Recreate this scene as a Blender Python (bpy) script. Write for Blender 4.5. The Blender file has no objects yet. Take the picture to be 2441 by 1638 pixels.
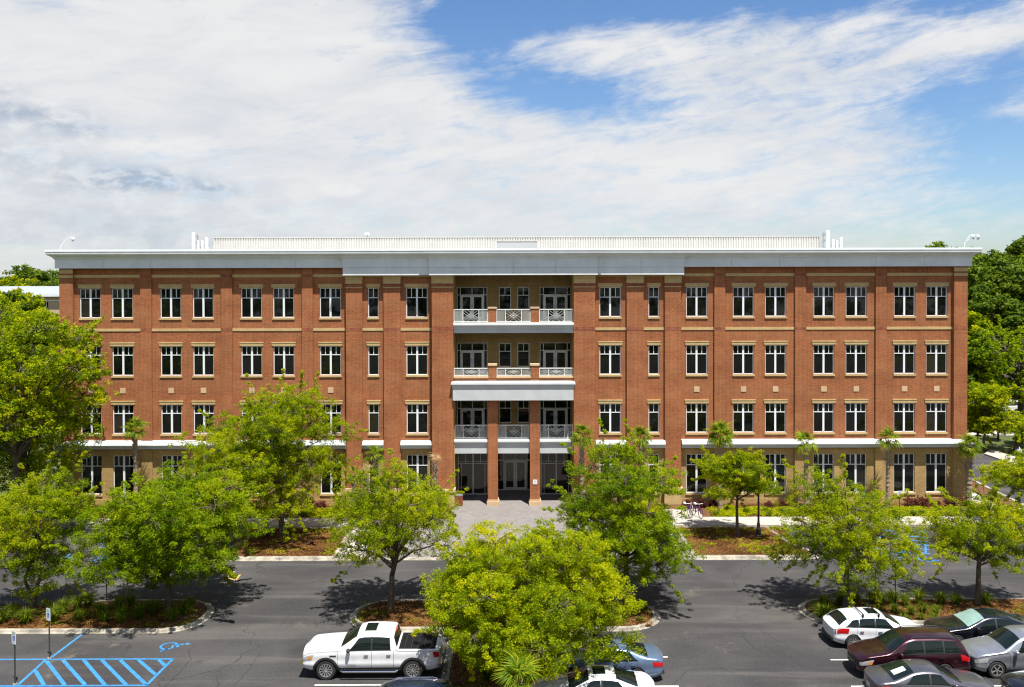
import bpy, bmesh, math, random
import numpy as np
from mathutils import Vector, Matrix

scene = bpy.context.scene
COL = scene.collection
D2R = math.radians

# ------------------------------------------------------------------ camera
CAM = Vector((0.0, -69.4, 17.5))
FOC, PX0, PY0 = 2200.0, 1220.5, 678.8      # focal length and principal point in photograph pixels
PITCH = D2R(0.75)
RM = Matrix.Rotation(D2R(90) - PITCH, 3, 'X') @ Matrix.Rotation(-0.0025, 3, 'Z')
cam_d = bpy.data.cameras.new("camera")
cam = bpy.data.objects.new("camera", cam_d)
COL.objects.link(cam)
cam.matrix_world = Matrix.Translation(CAM) @ RM.to_4x4()
cam_d.sensor_width = 36.0
cam_d.lens = 36.0 * FOC / 2441.0
cam_d.shift_x = 0.0
cam_d.shift_y = -(819.0 - PY0) / 2441.0
cam_d.clip_start = 0.5
cam_d.clip_end = 3000
scene.camera = cam

# ------------------------------------------------------------------ light
SUN_EL, SUN_AZ = D2R(70), D2R(156)          # azimuth measured from +Y towards +X
sdir = Vector((math.sin(SUN_AZ) * math.cos(SUN_EL), math.cos(SUN_AZ) * math.cos(SUN_EL), math.sin(SUN_EL)))
sun_d = bpy.data.lights.new("sun", 'SUN')
sun_d.energy = 5.0
sun_d.angle = D2R(0.55)
sun_d.color = (1.0, 0.955, 0.87)
sun = bpy.data.objects.new("sun", sun_d)
COL.objects.link(sun)
sun.rotation_euler = sdir.to_track_quat('Z', 'Y').to_euler()
sun.location = (30, -60, 80)

scene.view_settings.view_transform = 'Standard'
scene.view_settings.look = 'None'
scene.view_settings.gamma = 1.0
scene.view_settings.exposure = 0.92
scene.view_settings.use_curve_mapping = False
scene.cycles.use_denoising = True
scene.cycles.max_bounces = 6
scene.cycles.transparent_max_bounces = 8
scene.cycles.caustics_reflective = False
scene.cycles.caustics_refractive = False
scene.cycles.filter_width = 1.2


class NT:
    """tiny helper for writing node trees"""
    def __init__(self, tree):
        self.t = tree
        self.n = tree.nodes
        self.l = tree.links

    def node(self, kind, **kw):
        nd = self.n.new(kind)
        for k, v in kw.items():
            setattr(nd, k, v)
        return nd

    def link(self, a, b):
        self.l.new(a, b)

    def put(self, sock, v):
        if isinstance(v, bpy.types.NodeSocket):
            self.l.new(v, sock)
        elif v is not None:
            sock.default_value = v

    def math(self, op, a, b=None, c=None, clamp=False):
        nd = self.node('ShaderNodeMath', operation=op)
        nd.use_clamp = clamp
        self.put(nd.inputs[0], a)
        self.put(nd.inputs[1], b)
        self.put(nd.inputs[2], c)
        return nd.outputs[0]

    def mix(self, f, a, b, blend='MIX'):
        nd = self.node('ShaderNodeMix', data_type='RGBA', blend_type=blend)
        self.put(nd.inputs[0], f)
        self.put(nd.inputs[6], a if isinstance(a, bpy.types.NodeSocket) else (*a[:3], 1))
        self.put(nd.inputs[7], b if isinstance(b, bpy.types.NodeSocket) else (*b[:3], 1))
        return nd.outputs[2]

    def noise(self, vec, scale, detail=4, rough=0.55, dist=0.0):
        nd = self.node('ShaderNodeTexNoise')
        if vec is not None:
            self.l.new(vec, nd.inputs['Vector'])
        nd.inputs['Scale'].default_value = scale
        nd.inputs['Detail'].default_value = detail
        nd.inputs['Roughness'].default_value = rough
        nd.inputs['Distortion'].default_value = dist
        return nd.outputs['Fac']

    def ramp(self, f, stops):
        nd = self.node('ShaderNodeValToRGB')
        self.put(nd.inputs[0], f)
        e = nd.color_ramp.elements
        while len(e) < len(stops):
            e.new(0.5)
        for i, (p, c) in enumerate(stops):
            e[i].position = p
            e[i].color = (*c[:3], 1) if hasattr(c, '__len__') else (c, c, c, 1)
        return nd.outputs[0]

    def smooth(self, v, a, b):
        nd = self.node('ShaderNodeMapRange', interpolation_type='SMOOTHSTEP')
        self.put(nd.inputs[0], v)
        nd.inputs[1].default_value = a
        nd.inputs[2].default_value = b
        return nd.outputs[0]


# ------------------------------------------------------------------ sky
world = bpy.data.worlds.new("World")
scene.world = world
world.use_nodes = True
W = NT(world.node_tree)
W.n.clear()
tc = W.node('ShaderNodeTexCoord')
sep = W.node('ShaderNodeSeparateXYZ')
W.link(tc.outputs['Generated'], sep.inputs[0])
X_, Y_, Z_ = sep.outputs
az = W.math('ARCTAN2', X_, Y_)
el = W.math('ARCSINE', Z_)
comb = W.node('ShaderNodeCombineXYZ')
W.link(W.math('MULTIPLY', az, 1.0), comb.inputs[0])
W.link(W.math('MULTIPLY', W.math('ADD', el, W.math('MULTIPLY', az, -0.10)), 3.2), comb.inputs[1])
streak = comb.outputs[0]
n_big = W.noise(streak, 3.2, 5, 0.58, 0.5)
n_mid = W.noise(streak, 9.0, 8, 0.66, 0.6)
comb2 = W.node('ShaderNodeCombineXYZ')
W.link(az, comb2.inputs[0])
W.link(W.math('MULTIPLY', el, 1.7), comb2.inputs[1])
n_puff = W.noise(comb2.outputs[0], 34.0, 6, 0.6, 0.3)
comb3 = W.node('ShaderNodeCombineXYZ')
W.link(W.math('MULTIPLY', az, 1.3), comb3.inputs[0])
W.link(W.math('MULTIPLY', W.math('ADD', el, W.math('MULTIPLY', az, -0.16)), 6.5), comb3.inputs[1])
n_wisp = W.noise(comb3.outputs[0], 8.0, 10, 0.70, 1.0)


def ang(px, py):
    """photograph pixel (2337 wide view) to azimuth and elevation"""
    return math.atan((px * 1.0445 - 1220) / 2200), math.atan((650 - py * 1.0445) / 2200)


def blob(px, py, sx, sy, tilt=0.0):
    a, e = ang(px, py)
    da = W.math('SUBTRACT', az, a)
    de = W.math('SUBTRACT', el, e)
    if tilt:
        de = W.math('SUBTRACT', de, W.math('MULTIPLY', da, tilt))
    da = W.math('MULTIPLY', da, 2200 / 1.0445 / sx)
    de = W.math('MULTIPLY', de, 2200 / 1.0445 / sy)
    r2 = W.math('ADD', W.math('MULTIPLY', da, da), W.math('MULTIPLY', de, de))
    return W.math('EXPONENT', W.math('MULTIPLY', r2, -1.0))


cover = W.math('ADD', W.math('MULTIPLY', W.math('SUBTRACT', n_big, 0.5), 0.75), W.math('MULTIPLY', W.math('SUBTRACT', n_mid, 0.5), 1.1))
cover = W.math('ADD', cover, W.math('MULTIPLY', W.math('SUBTRACT', n_puff, 0.5), 0.85))
cover = W.math('ADD', cover, W.math('MULTIPLY', W.math('SUBTRACT', n_wisp, 0.5), 1.5))
for (px, py, sx, sy, tilt, w) in [
        (1110, 50, 170, 90, 0.0, -1.25), (1290, 225, 190, 55, -0.1, -0.95), (1850, 0, 520, 75, 0.0, -1.25), (1350, 20, 250, 50, 0.0, -0.5),
        (2350, 215, 260, 50, 0.25, -0.85), (2380, 430, 300, 130, 0.0, -1.0), (2250, 575, 420, 45, 0.0, -0.35), (300, 600, 500, 35, 0.0, -0.3), (2230, 330, 160, 60, -0.5, -0.35), (2200, 60, 260, 50, 0.0, -0.45),
        (60, 72, 90, 16, -0.1, -0.55), (1100, 120, 120, 60, 0.0, -0.35), (1330, 185, 190, 40, 0.0, -0.30),
        (1450, 110, 190, 42, -0.1, 0.30), (420, 190, 560, 220, 0.0, 0.40), (1700, 60, 60, 25, 0.3, 0.35), (2000, 70, 110, 22, 0.25, 0.45), (2250, 150, 200, 22, 0.12, 0.5), (1750, 150, 300, 55, 0.0, 0.02), (1900, 210, 330, 40, 0.15, -0.22), (1190, 112, 60, 28, 0.0, 0.40),
        (1800, 330, 350, 110, 0.0, 0.16), (2100, 560, 500, 60, 0.0, -0.20)]:
    cover = W.math('ADD', cover, W.math('MULTIPLY', blob(px, py, sx, sy, tilt), w))
# thinner cloud cover towards the zenith
cover = W.math('ADD', cover, 0.50)
cover = W.math('SUBTRACT', cover, W.math('MULTIPLY', W.smooth(el, 0.26, 0.80), 0.85))
cloud = W.smooth(cover, -0.46, 0.72)
shade = W.noise(streak, 5.5, 6, 0.62, 0.4)
shade = W.math('MULTIPLY', W.smooth(shade, 0.34, 0.74), 0.38)
for (px, py, sx, sy, w) in [(320, 425, 95, 20, 1.25), (50, 300, 130, 26, 0.8), (480, 440, 60, 18, 0.6), (210, 330, 80, 18, 0.6), (130, 390, 260, 60, 0.45), (600, 470, 500, 50, 0.2),
                            (250, 560, 520, 60, 0.30), (10, 255, 40, 20, 0.4)]:
    k = W.math('MULTIPLY', blob(px, py, sx, sy), w)
    k = W.math('MULTIPLY', k, W.smooth(n_puff, 0.32, 0.62))
    shade = W.math('ADD', shade, k)
bright = W.math('MULTIPLY', W.math('ADD', blob(330, 350, 110, 26), blob(790, 436, 45, 13)), W.smooth(n_puff, 0.3, 0.6))
shade = W.math('SUBTRACT', shade, W.math('MULTIPLY', bright, 0.5))
cl_col = W.mix(W.math('MULTIPLY', shade, 1.0, None, True), (8.1, 8.15, 8.2), (4.2, 4.9, 6.0))
nish = W.node('ShaderNodeTexSky', sky_type='NISHITA')
nish.sun_disc = False
nish.sun_elevation = SUN_EL
nish.sun_rotation = SUN_AZ
nish.air_density = 1.0
nish.dust_density = 0.4
nish.ozone_density = 1.3
hs = W.node('ShaderNodeHueSaturation')
hs.inputs['Saturation'].default_value = 1.10
hs.inputs['Value'].default_value = 1.18
W.link(nish.outputs[0], hs.inputs['Color'])
blue = W.mix(1.0, hs.outputs[0], (0.80, 0.93, 1.12), 'MULTIPLY')
sky_col = W.mix(cloud, blue, cl_col)
bg = W.node('ShaderNodeBackground')
W.link(sky_col, bg.inputs[0])
bg.inputs[1].default_value = 0.055
wo = W.node('ShaderNodeOutputWorld')
W.link(bg.outputs[0], wo.inputs[0])
world.cycles.sampling_method = 'MANUAL'
world.cycles.sample_map_resolution = 1024


# ------------------------------------------------------------------ photograph <-> place
def ray(px, py):
    d = RM @ Vector(((px - PX0) / FOC, -(py - PY0) / FOC, -1.0))
    return d


def G(px, py, z=0.0):
    """point of the ground seen at a photograph pixel"""
    d = ray(px, py)
    t = (z - CAM.z) / d.z
    p = CAM + d * t
    return (p.x, p.y)


def P(px, py, Y):
    """point on the plane y = Y seen at a photograph pixel"""
    d = ray(px, py)
    p = CAM + d * ((Y - CAM.y) / d.y)
    return (p.x, p.z)


def fz(py, Y):
    """height on a facade plane for a photograph row (roll left out)"""
    return CAM.z - (Y - CAM.y) * math.tan(math.atan((py - PY0) / FOC) + PITCH)


BX = 0.11


def fx(off, Y):
    return BX + off * (Y - CAM.y) / FOC


# ------------------------------------------------------------------ mesh helpers
class MB:
    def __init__(self):
        self.v = []
        self.f = []

    def add(self, vs, fs):
        b = len(self.v)
        self.v += [tuple(p) for p in vs]
        self.f += [tuple(b + i for i in f) for f in fs]
        return self

    def box(self, x0, x1, y0, y1, z0, z1):
        vs = [(x, y, z) for x in (x0, x1) for y in (y0, y1) for z in (z0, z1)]
        return self.add(vs, [(0, 1, 3, 2), (4, 6, 7, 5), (0, 4, 5, 1), (2, 3, 7, 6), (0, 2, 6, 4), (1, 5, 7, 3)])

    def cbox(self, c, s, M=None):
        x, y, z = (a / 2 for a in s)
        vs = [Vector((i * x, j * y, k * z)) for i in (-1, 1) for j in (-1, 1) for k in (-1, 1)]
        if M is not None:
            vs = [M @ p for p in vs]
        vs = [p + Vector(c) for p in vs]
        return self.add(vs, [(0, 1, 3, 2), (4, 6, 7, 5), (0, 4, 5, 1), (2, 3, 7, 6), (0, 2, 6, 4), (1, 5, 7, 3)])

    def bar(self, a, b, w, h=None, up=(0, 0, 1)):
        """square bar from a to b"""
        a, b = Vector(a), Vector(b)
        d = (b - a)
        u = Vector(up)
        if abs(d.normalized().dot(u)) > 0.95:
            u = Vector((0, 1, 0))
        s = d.cross(u).normalized()
        t = s.cross(d).normalized()
        h = h or w
        vs = []
        for p in (a, b):
            for i, j in ((-1, -1), (1, -1), (1, 1), (-1, 1)):
                vs.append(p + s * (i * w / 2) + t * (j * h / 2))
        return self.add(vs, [(0, 1, 2, 3), (7, 6, 5, 4), (0, 4, 5, 1), (1, 5, 6, 2), (2, 6, 7, 3), (3, 7, 4, 0)])

    def tube(self, pts, rad, n=8, cap=True):
        pts = [Vector(p) for p in pts]
        if not hasattr(rad, '__len__'):
            rad = [rad] * len(pts)
        vs, fs = [], []
        ref = None
        for i, p in enumerate(pts):
            d = (pts[min(i + 1, len(pts) - 1)] - pts[max(i - 1, 0)])
            if d.length < 1e-9:
                d = Vector((0, 0, 1))
            d.normalize()
            if ref is None:
                ref = Vector((1, 0, 0)) if abs(d.x) < 0.9 else Vector((0, 1, 0))
            s = (ref - d * ref.dot(d)).normalized()
            ref = s
            t = d.cross(s)
            for k in range(n):
                a = 2 * math.pi * k / n
                vs.append(p + (s * math.cos(a) + t * math.sin(a)) * rad[i])
        for i in range(len(pts) - 1):
            for k in range(n):
                k2 = (k + 1) % n
                fs.append((i * n + k, i * n + k2, (i + 1) * n + k2, (i + 1) * n + k))
        if cap:
            fs.append(tuple(range(n))[::-1])
            fs.append(tuple((len(pts) - 1) * n + k for k in range(n)))
        return self.add(vs, fs)

    def lathe(self, prof, c=(0, 0, 0), n=24, axis='Z', cap=True):
        """prof: list of (radius, height)"""
        vs, fs = [], []
        for r, h in prof:
            for k in range(n):
                a = 2 * math.pi * k / n
                p = (r * math.cos(a), r * math.sin(a), h)
                if axis == 'Y':
                    p = (p[0], p[2], p[1])
                vs.append((p[0] + c[0], p[1] + c[1], p[2] + c[2]))
        for i in range(len(prof) - 1):
            for k in range(n):
                k2 = (k + 1) % n
                fs.append((i * n + k, i * n + k2, (i + 1) * n + k2, (i + 1) * n + k))
        if cap and prof[0][0] > 1e-4:
            fs.append(tuple(range(n))[::-1])
        if cap and prof[-1][0] > 1e-4:
            fs.append(tuple((len(prof) - 1) * n + k for k in range(n)))
        return self.add(vs, fs)

    def prism(self, poly, z0, z1):
        n = len(poly)
        vs = [(x, y, z0) for x, y in poly] + [(x, y, z1) for x, y in poly]
        fs = [tuple(range(n, 2 * n)), tuple(range(n))[::-1]]
        fs += [(i, (i + 1) % n, n + (i + 1) % n, n + i) for i in range(n)]
        return self.add(vs, fs)

    def flat(self, poly, z):
        n = len(poly)
        return self.add([(x, y, z) for x, y in poly], [tuple(range(n))])

    def strip(self, a, b, w, z=0.006):
        """flat painted strip on the ground"""
        a, b = Vector(a[:2]), Vector(b[:2])
        d = (b - a).normalized()
        n = Vector((-d.y, d.x)) * w / 2
        return self.flat([a - n, b - n, b + n, a + n], z)

    def sweep(self, path, prof, caps=True):
        """path: plan points, outward is to the right of travel. prof: (outward offset, z)"""
        path = [Vector(p) for p in path]
        ms = []
        for i, p in enumerate(path):
            ns = []
            if i > 0:
                d = (p - path[i - 1]).normalized()
                ns.append(Vector((d.y, -d.x)))
            if i < len(path) - 1:
                d = (path[i + 1] - p).normalized()
                ns.append(Vector((d.y, -d.x)))
            if len(ns) == 2:
                m = (ns[0] + ns[1]) / (1 + ns[0].dot(ns[1]))
            else:
                m = ns[0]
            ms.append(m)
        vs, fs = [], []
        k = len(prof)
        for p, m in zip(path, ms):
            for d, z in prof:
                q = p + m * d
                vs.append((q.x, q.y, z))
        for i in range(len(path) - 1):
            for j in range(k - 1):
                fs.append((i * k + j, (i + 1) * k + j, (i + 1) * k + j + 1, i * k + j + 1))
        if caps:
            fs.append(tuple(range(k)))
            fs.append(tuple((len(path) - 1) * k + j for j in range(k))[::-1])
        return self.add(vs, fs)

    def wall(self, x0, x1, z0, z1, y, holes=(), depth=0.2, back=None):
        """front skin of a wall facing -Y with rectangular holes and their reveals"""
        xs = sorted({x0, x1} | {min(max(h[i], x0), x1) for h in holes for i in (0, 1)})
        zs = sorted({z0, z1} | {min(max(h[i], z0), z1) for h in holes for i in (2, 3)})
        for i in range(len(xs) - 1):
            for j in range(len(zs) - 1):
                cx, cz = (xs[i] + xs[i + 1]) / 2, (zs[j] + zs[j + 1]) / 2
                if any(h[0] < cx < h[1] and h[2] < cz < h[3] for h in holes):
                    continue
                self.add([(xs[i], y, zs[j]), (xs[i + 1], y, zs[j]), (xs[i + 1], y, zs[j + 1]), (xs[i], y, zs[j + 1])], [(0, 1, 2, 3)])
        for a, b, c, d in holes:
            q = y + depth
            self.add([(a, y, c), (a, y, d), (a, q, d), (a, q, c)], [(0, 1, 2, 3)])
            self.add([(b, y, c), (b, q, c), (b, q, d), (b, y, d)], [(0, 1, 2, 3)])
            self.add([(a, y, c), (a, q, c), (b, q, c), (b, y, c)], [(0, 1, 2, 3)])
            self.add([(a, y, d), (b, y, d), (b, q, d), (a, q, d)], [(0, 1, 2, 3)])
        return self

    def build(self, name, mat=None, parent=None, smooth=False, recalc=True, loc=None):
        me = bpy.data.meshes.new(name)
        me.from_pydata(self.v, [], self.f)
        if recalc:
            bm = bmesh.new()
            bm.from_mesh(me)
            bmesh.ops.recalc_face_normals(bm, faces=bm.faces)
            bm.to_mesh(me)
            bm.free()
        if smooth:
            me.shade_smooth()
        if mat:
            me.materials.append(mat)
        return link(name, me, parent, loc)


def link(name, me, parent=None, loc=None):
    o = bpy.data.objects.new(name, me)
    COL.objects.link(o)
    if parent:
        o.parent = parent
    if loc is not None:
        o.location = loc
    return o


def tag(o, label=None, cat=None, group=None, kind=None):
    if label:
        o['label'] = label
    if cat:
        o['category'] = cat
    if group:
        o['group'] = group
    if kind:
        o['kind'] = kind
    return o


def thing(name, label, cat, loc=(0, 0, 0), rz=0.0, group=None):
    o = bpy.data.objects.new(name, None)
    o.empty_display_size = 0.3
    COL.objects.link(o)
    o.location = loc
    o.rotation_euler = (0, 0, rz)
    return tag(o, label, cat, group)


def copy_tree(o, parent=None):
    c = o.copy()
    COL.objects.link(c)
    c.parent = parent
    for ch in list(o.children):
        copy_tree(ch, c)
    return c


def np_mesh(name, verts, quads, mat, tint=None):
    me = bpy.data.meshes.new(name)
    nv, nf = len(verts), len(quads)
    k = quads.shape[1]
    me.vertices.add(nv)
    me.vertices.foreach_set('co', np.ascontiguousarray(verts, dtype=np.float32).ravel())
    me.loops.add(nf * k)
    me.loops.foreach_set('vertex_index', np.ascontiguousarray(quads, dtype=np.int32).ravel())
    me.polygons.add(nf)
    me.polygons.foreach_set('loop_start', np.arange(0, nf * k, k, dtype=np.int32))
    me.update(calc_edges=True)
    if tint is not None:
        at = me.attributes.new('tint', 'FLOAT', 'POINT')
        at.data.foreach_set('value', np.ascontiguousarray(tint, dtype=np.float32))
    me.materials.append(mat)
    return me


# ------------------------------------------------------------------ materials
def new_mat(name):
    m = bpy.data.materials.new(name)
    m.use_nodes = True
    t = NT(m.node_tree)
    b = m.node_tree.nodes['Principled BSDF']
    return m, t, b


def plain(name, col, rough=0.6, metal=0.0, spec=0.5, var=0.0, vscale=3.0, bump=0.0, bscale=40, coat=0.0):
    m, t, b = new_mat(name)
    b.inputs['Roughness'].default_value = rough
    b.inputs['Metallic'].default_value = metal
    b.inputs['Specular IOR Level'].default_value = spec
    b.inputs['Coat Weight'].default_value = coat
    b.inputs['Coat Roughness'].default_value = 0.04
    b.inputs['Base Color'].default_value = (*col, 1)
    if var or bump:
        co = t.node('ShaderNodeTexCoord').outputs['Object']
    if var:
        n = t.noise(co, vscale, 6, 0.62)
        f = t.smooth(n, 0.3, 0.7)
        c = t.mix(f, [x * (1 - var) for x in col], [min(1, x * (1 + var)) for x in col])
        t.link(c, b.inputs['Base Color'])
    if bump:
        n = t.noise(co, bscale, 4, 0.6)
        bp = t.node('ShaderNodeBump')
        bp.inputs['Strength'].default_value = bump
        bp.inputs['Distance'].default_value = 0.02
        t.link(n, bp.inputs['Height'])
        t.link(bp.outputs[0], b.inputs['Normal'])
    return m


def brick_mat(name, c1, c2, mortar, bw=0.20, bh=0.078, soldier=False, mort=0.0075):
    m, t, b = new_mat(name)
    co = t.node('ShaderNodeTexCoord').outputs['Object']
    s = t.node('ShaderNodeSeparateXYZ')
    t.link(co, s.inputs[0])
    u = t.math('ADD', s.outputs[0], s.outputs[1])
    cb = t.node('ShaderNodeCombineXYZ')
    if soldier:
        t.link(s.outputs[2], cb.inputs[0])
        t.link(u, cb.inputs[1])
    else:
        t.link(u, cb.inputs[0])
        t.link(s.outputs[2], cb.inputs[1])
    br = t.node('ShaderNodeTexBrick')
    t.link(cb.outputs[0], br.inputs['Vector'])
    br.inputs['Scale'].default_value = 1.0
    br.inputs['Brick Width'].default_value = bw
    br.inputs['Row Height'].default_value = bh
    br.inputs['Mortar Size'].default_value = mort
    br.inputs['Mortar Smooth'].default_value = 0.2
    br.inputs['Bias'].default_value = -0.1
    br.inputs['Color1'].default_value = (*c1, 1)
    br.inputs['Color2'].default_value = (*c2, 1)
    br.inputs['Mortar'].default_value = (*mortar, 1)
    # weathering over several metres and between single courses
    n1 = t.noise(co, 0.45, 5, 0.6)
    mp = t.node('ShaderNodeMapping')
    mp.inputs['Scale'].default_value = (0.6, 0.6, 9.0)
    t.link(co, mp.inputs[0])
    n2 = t.noise(mp.outputs[0], 1.0, 3, 0.6)
    k = t.math('ADD', t.math('MULTIPLY', t.smooth(n1, 0.3, 0.7), 0.20), t.math('MULTIPLY', t.smooth(n2, 0.3, 0.7), 0.16))
    k = t.math('ADD', k, 0.78)
    mp3 = t.node('ShaderNodeMapping')
    mp3.inputs['Scale'].default_value = (2.2, 2.2, 0.16)
    t.link(co, mp3.inputs[0])
    k = t.math('ADD', k, t.math('MULTIPLY', t.smooth(t.noise(mp3.outputs[0], 1.0, 4, 0.6), 0.35, 0.7), 0.12))
    vm = t.node('ShaderNodeVectorMath', operation='SCALE')
    t.link(br.outputs['Color'], vm.inputs[0])
    t.link(k, vm.inputs['Scale'])
    t.link(vm.outputs[0], b.inputs['Base Color'])
    b.inputs['Roughness'].default_value = 0.85
    b.inputs['Specular IOR Level'].default_value = 0.25
    bp = t.node('ShaderNodeBump')
    bp.inputs['Strength'].default_value = 0.5
    bp.inputs['Distance'].default_value = 0.006
    inv = t.math('SUBTRACT', 1.0, br.outputs['Fac'])
    t.link(inv, bp.inputs['Height'])
    t.link(bp.outputs[0], b.inputs['Normal'])
    return m


M = {}
M['brick'] = brick_mat("red_brick", (0.295, 0.079, 0.027), (0.180, 0.042, 0.018), (0.44, 0.265, 0.125), mort=0.0085)
M['soldier'] = brick_mat("red_brick_upright", (0.25, 0.052, 0.024), (0.14, 0.027, 0.017), (0.44, 0.25, 0.14), bw=0.24, bh=0.085, soldier=True)
M['tan_brick'] = brick_mat("tan_brick", (0.38, 0.25, 0.10), (0.29, 0.19, 0.073), (0.40, 0.28, 0.13))
M['tan_soldier'] = brick_mat("tan_brick_upright", (0.43, 0.28, 0.115), (0.34, 0.22, 0.09), (0.38, 0.26, 0.13), bw=0.24, bh=0.085, soldier=True)
M['stone'] = plain("limestone", (0.47, 0.34, 0.155), 0.8, var=0.10, vscale=2.0, bump=0.2)
M['pale_stone'] = plain("pale_limestone", (0.53, 0.37, 0.225), 0.8, var=0.08, vscale=2.0, bump=0.2)
M['white'] = plain("white_metal", (0.66, 0.70, 0.72), 0.45, spec=0.4, var=0.07, vscale=0.9)
M['cream'] = plain("cream_sheet_metal", (0.50, 0.495, 0.47), 0.5, var=0.05, vscale=1.2)
M['white_sun_dimmed'] = plain("white_metal_sun_dimmed", (0.47, 0.495, 0.505), 0.5, spec=0.4, var=0.07, vscale=0.9)  # same white as the cornice, colour darkened for bands in full sun
M['frame'] = plain("white_window_frame", (0.74, 0.77, 0.80), 0.4)
M['grayframe'] = plain("grey_aluminium_frame", (0.50, 0.53, 0.52), 0.4, var=0.05)
M['rail'] = plain("off_white_railing", (0.70, 0.72, 0.68), 0.45)
M['soffit'] = plain("cream_soffit", (0.62, 0.58, 0.47), 0.7)
M['roofing'] = plain("white_roof_membrane", (0.6, 0.6, 0.58), 0.8, var=0.1, vscale=0.5)
M['black'] = plain("black_metal", (0.012, 0.012, 0.013), 0.4)
M['darkpost'] = plain("dark_green_post", (0.035, 0.045, 0.04), 0.5)
M['steel'] = plain("galvanised_steel", (0.42, 0.43, 0.43), 0.4, metal=0.7)
M['chrome'] = plain("chrome", (0.75, 0.75, 0.76), 0.12, metal=1.0)
M['interior'] = plain("dark_interior", (0.02, 0.02, 0.02), 0.9)

m, t, b = new_mat("dark_window_glass")
co = t.node('ShaderNodeTexCoord').outputs['Object']
n = t.noise(co, 0.35, 3)
c = t.mix(t.smooth(n, 0.35, 0.7), (0.003, 0.0035, 0.003), (0.010, 0.013, 0.006))  # dark green reflection blotches put into the pane colour
t.link(c, b.inputs['Base Color'])
b.inputs['Roughness'].default_value = 0.03
b.inputs['IOR'].default_value = 1.45
bp = t.node('ShaderNodeBump')
bp.inputs['Strength'].default_value = 0.02
bp.inputs['Distance'].default_value = 0.05
t.link(t.noise(co, 0.8, 2), bp.inputs['Height'])
t.link(bp.outputs[0], b.inputs['Normal'])
M['glass'] = m

m, t, b = new_mat("storefront_glass")
co = t.node('ShaderNodeTexCoord').outputs['Object']
n = t.noise(co, 0.7, 3)
c = t.mix(t.smooth(n, 0.35, 0.7), (0.018, 0.014, 0.010), (0.035, 0.028, 0.018))
t.link(c, b.inputs['Base Color'])
b.inputs['Roughness'].default_value = 0.04
M['shopglass'] = m


def asphalt():
    m, t, b = new_mat("asphalt")
    co = t.node('ShaderNodeTexCoord').outputs['Object']
    n1 = t.noise(co, 0.16, 6, 0.6, 0.4)
    mp = t.node('ShaderNodeMapping')
    mp.inputs['Scale'].default_value = (0.05, 0.42, 1)
    t.link(co, mp.inputs[0])
    n2 = t.noise(mp.outputs[0], 1.4, 5, 0.62, 0.6)
    n3 = t.noise(co, 11.0, 4, 0.85)
    c = t.mix(t.smooth(n1, 0.36, 0.64), (0.034, 0.0325, 0.034), (0.055, 0.0525, 0.053))
    c = t.mix(t.math('MULTIPLY', t.smooth(n2, 0.46, 0.72), 0.62), c, (0.10, 0.092, 0.085))
    sp = t.math('MULTIPLY', t.math('SUBTRACT', n3, 0.5), 0.10)
    cb = t.node('ShaderNodeCombineXYZ')
    for i in range(3):
        t.link(sp, cb.inputs[i])
    va = t.node('ShaderNodeVectorMath', operation='ADD')
    t.link(c, va.inputs[0])
    t.link(cb.outputs[0], va.inputs[1])
    c = va.outputs[0]
    # pale sandy patches and dark oil spots
    n4 = t.noise(co, 0.33, 7, 0.66, 0.3)
    c = t.mix(t.math('MULTIPLY', t.smooth(n4, 0.60, 0.74), 0.55), c, (0.20, 0.165, 0.12))
    n5 = t.noise(co, 0.55, 3, 0.5)
    c = t.mix(t.math('MULTIPLY', t.smooth(n5, 0.64, 0.76), 0.5), c, (0.022, 0.022, 0.024))
    # hairline cracks, along some cell borders only
    vo = t.node('ShaderNodeTexVoronoi', feature='DISTANCE_TO_EDGE')
    vo.inputs['Scale'].default_value = 0.16
    wv = t.node('ShaderNodeVectorMath', operation='ADD')
    nn = t.node('ShaderNodeTexNoise')
    nn.inputs['Scale'].default_value = 0.9
    nn.inputs['Detail'].default_value = 6
    t.link(co, nn.inputs['Vector'])
    t.link(co, wv.inputs[0])
    t.link(nn.outputs['Color'], wv.inputs[1])
    t.link(wv.outputs[0], vo.inputs['Vector'])
    crack = t.math('SUBTRACT', 1.0, t.smooth(vo.outputs['Distance'], 0.001, 0.006))
    crack = t.math('MULTIPLY', crack, t.smooth(n1, 0.44, 0.56))
    c = t.mix(t.math('MULTIPLY', crack, 0.75), c, (0.020, 0.018, 0.018))
    t.link(c, b.inputs['Base Color'])
    b.inputs['Roughness'].default_value = 0.8
    b.inputs['Specular IOR Level'].default_value = 0.3
    bp = t.node('ShaderNodeBump')
    bp.inputs['Strength'].default_value = 0.35
    bp.inputs['Distance'].default_value = 0.01
    t.link(t.noise(co, 45, 3, 0.7), bp.inputs['Height'])
    t.link(bp.outputs[0], b.inputs['Normal'])
    return m


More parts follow.
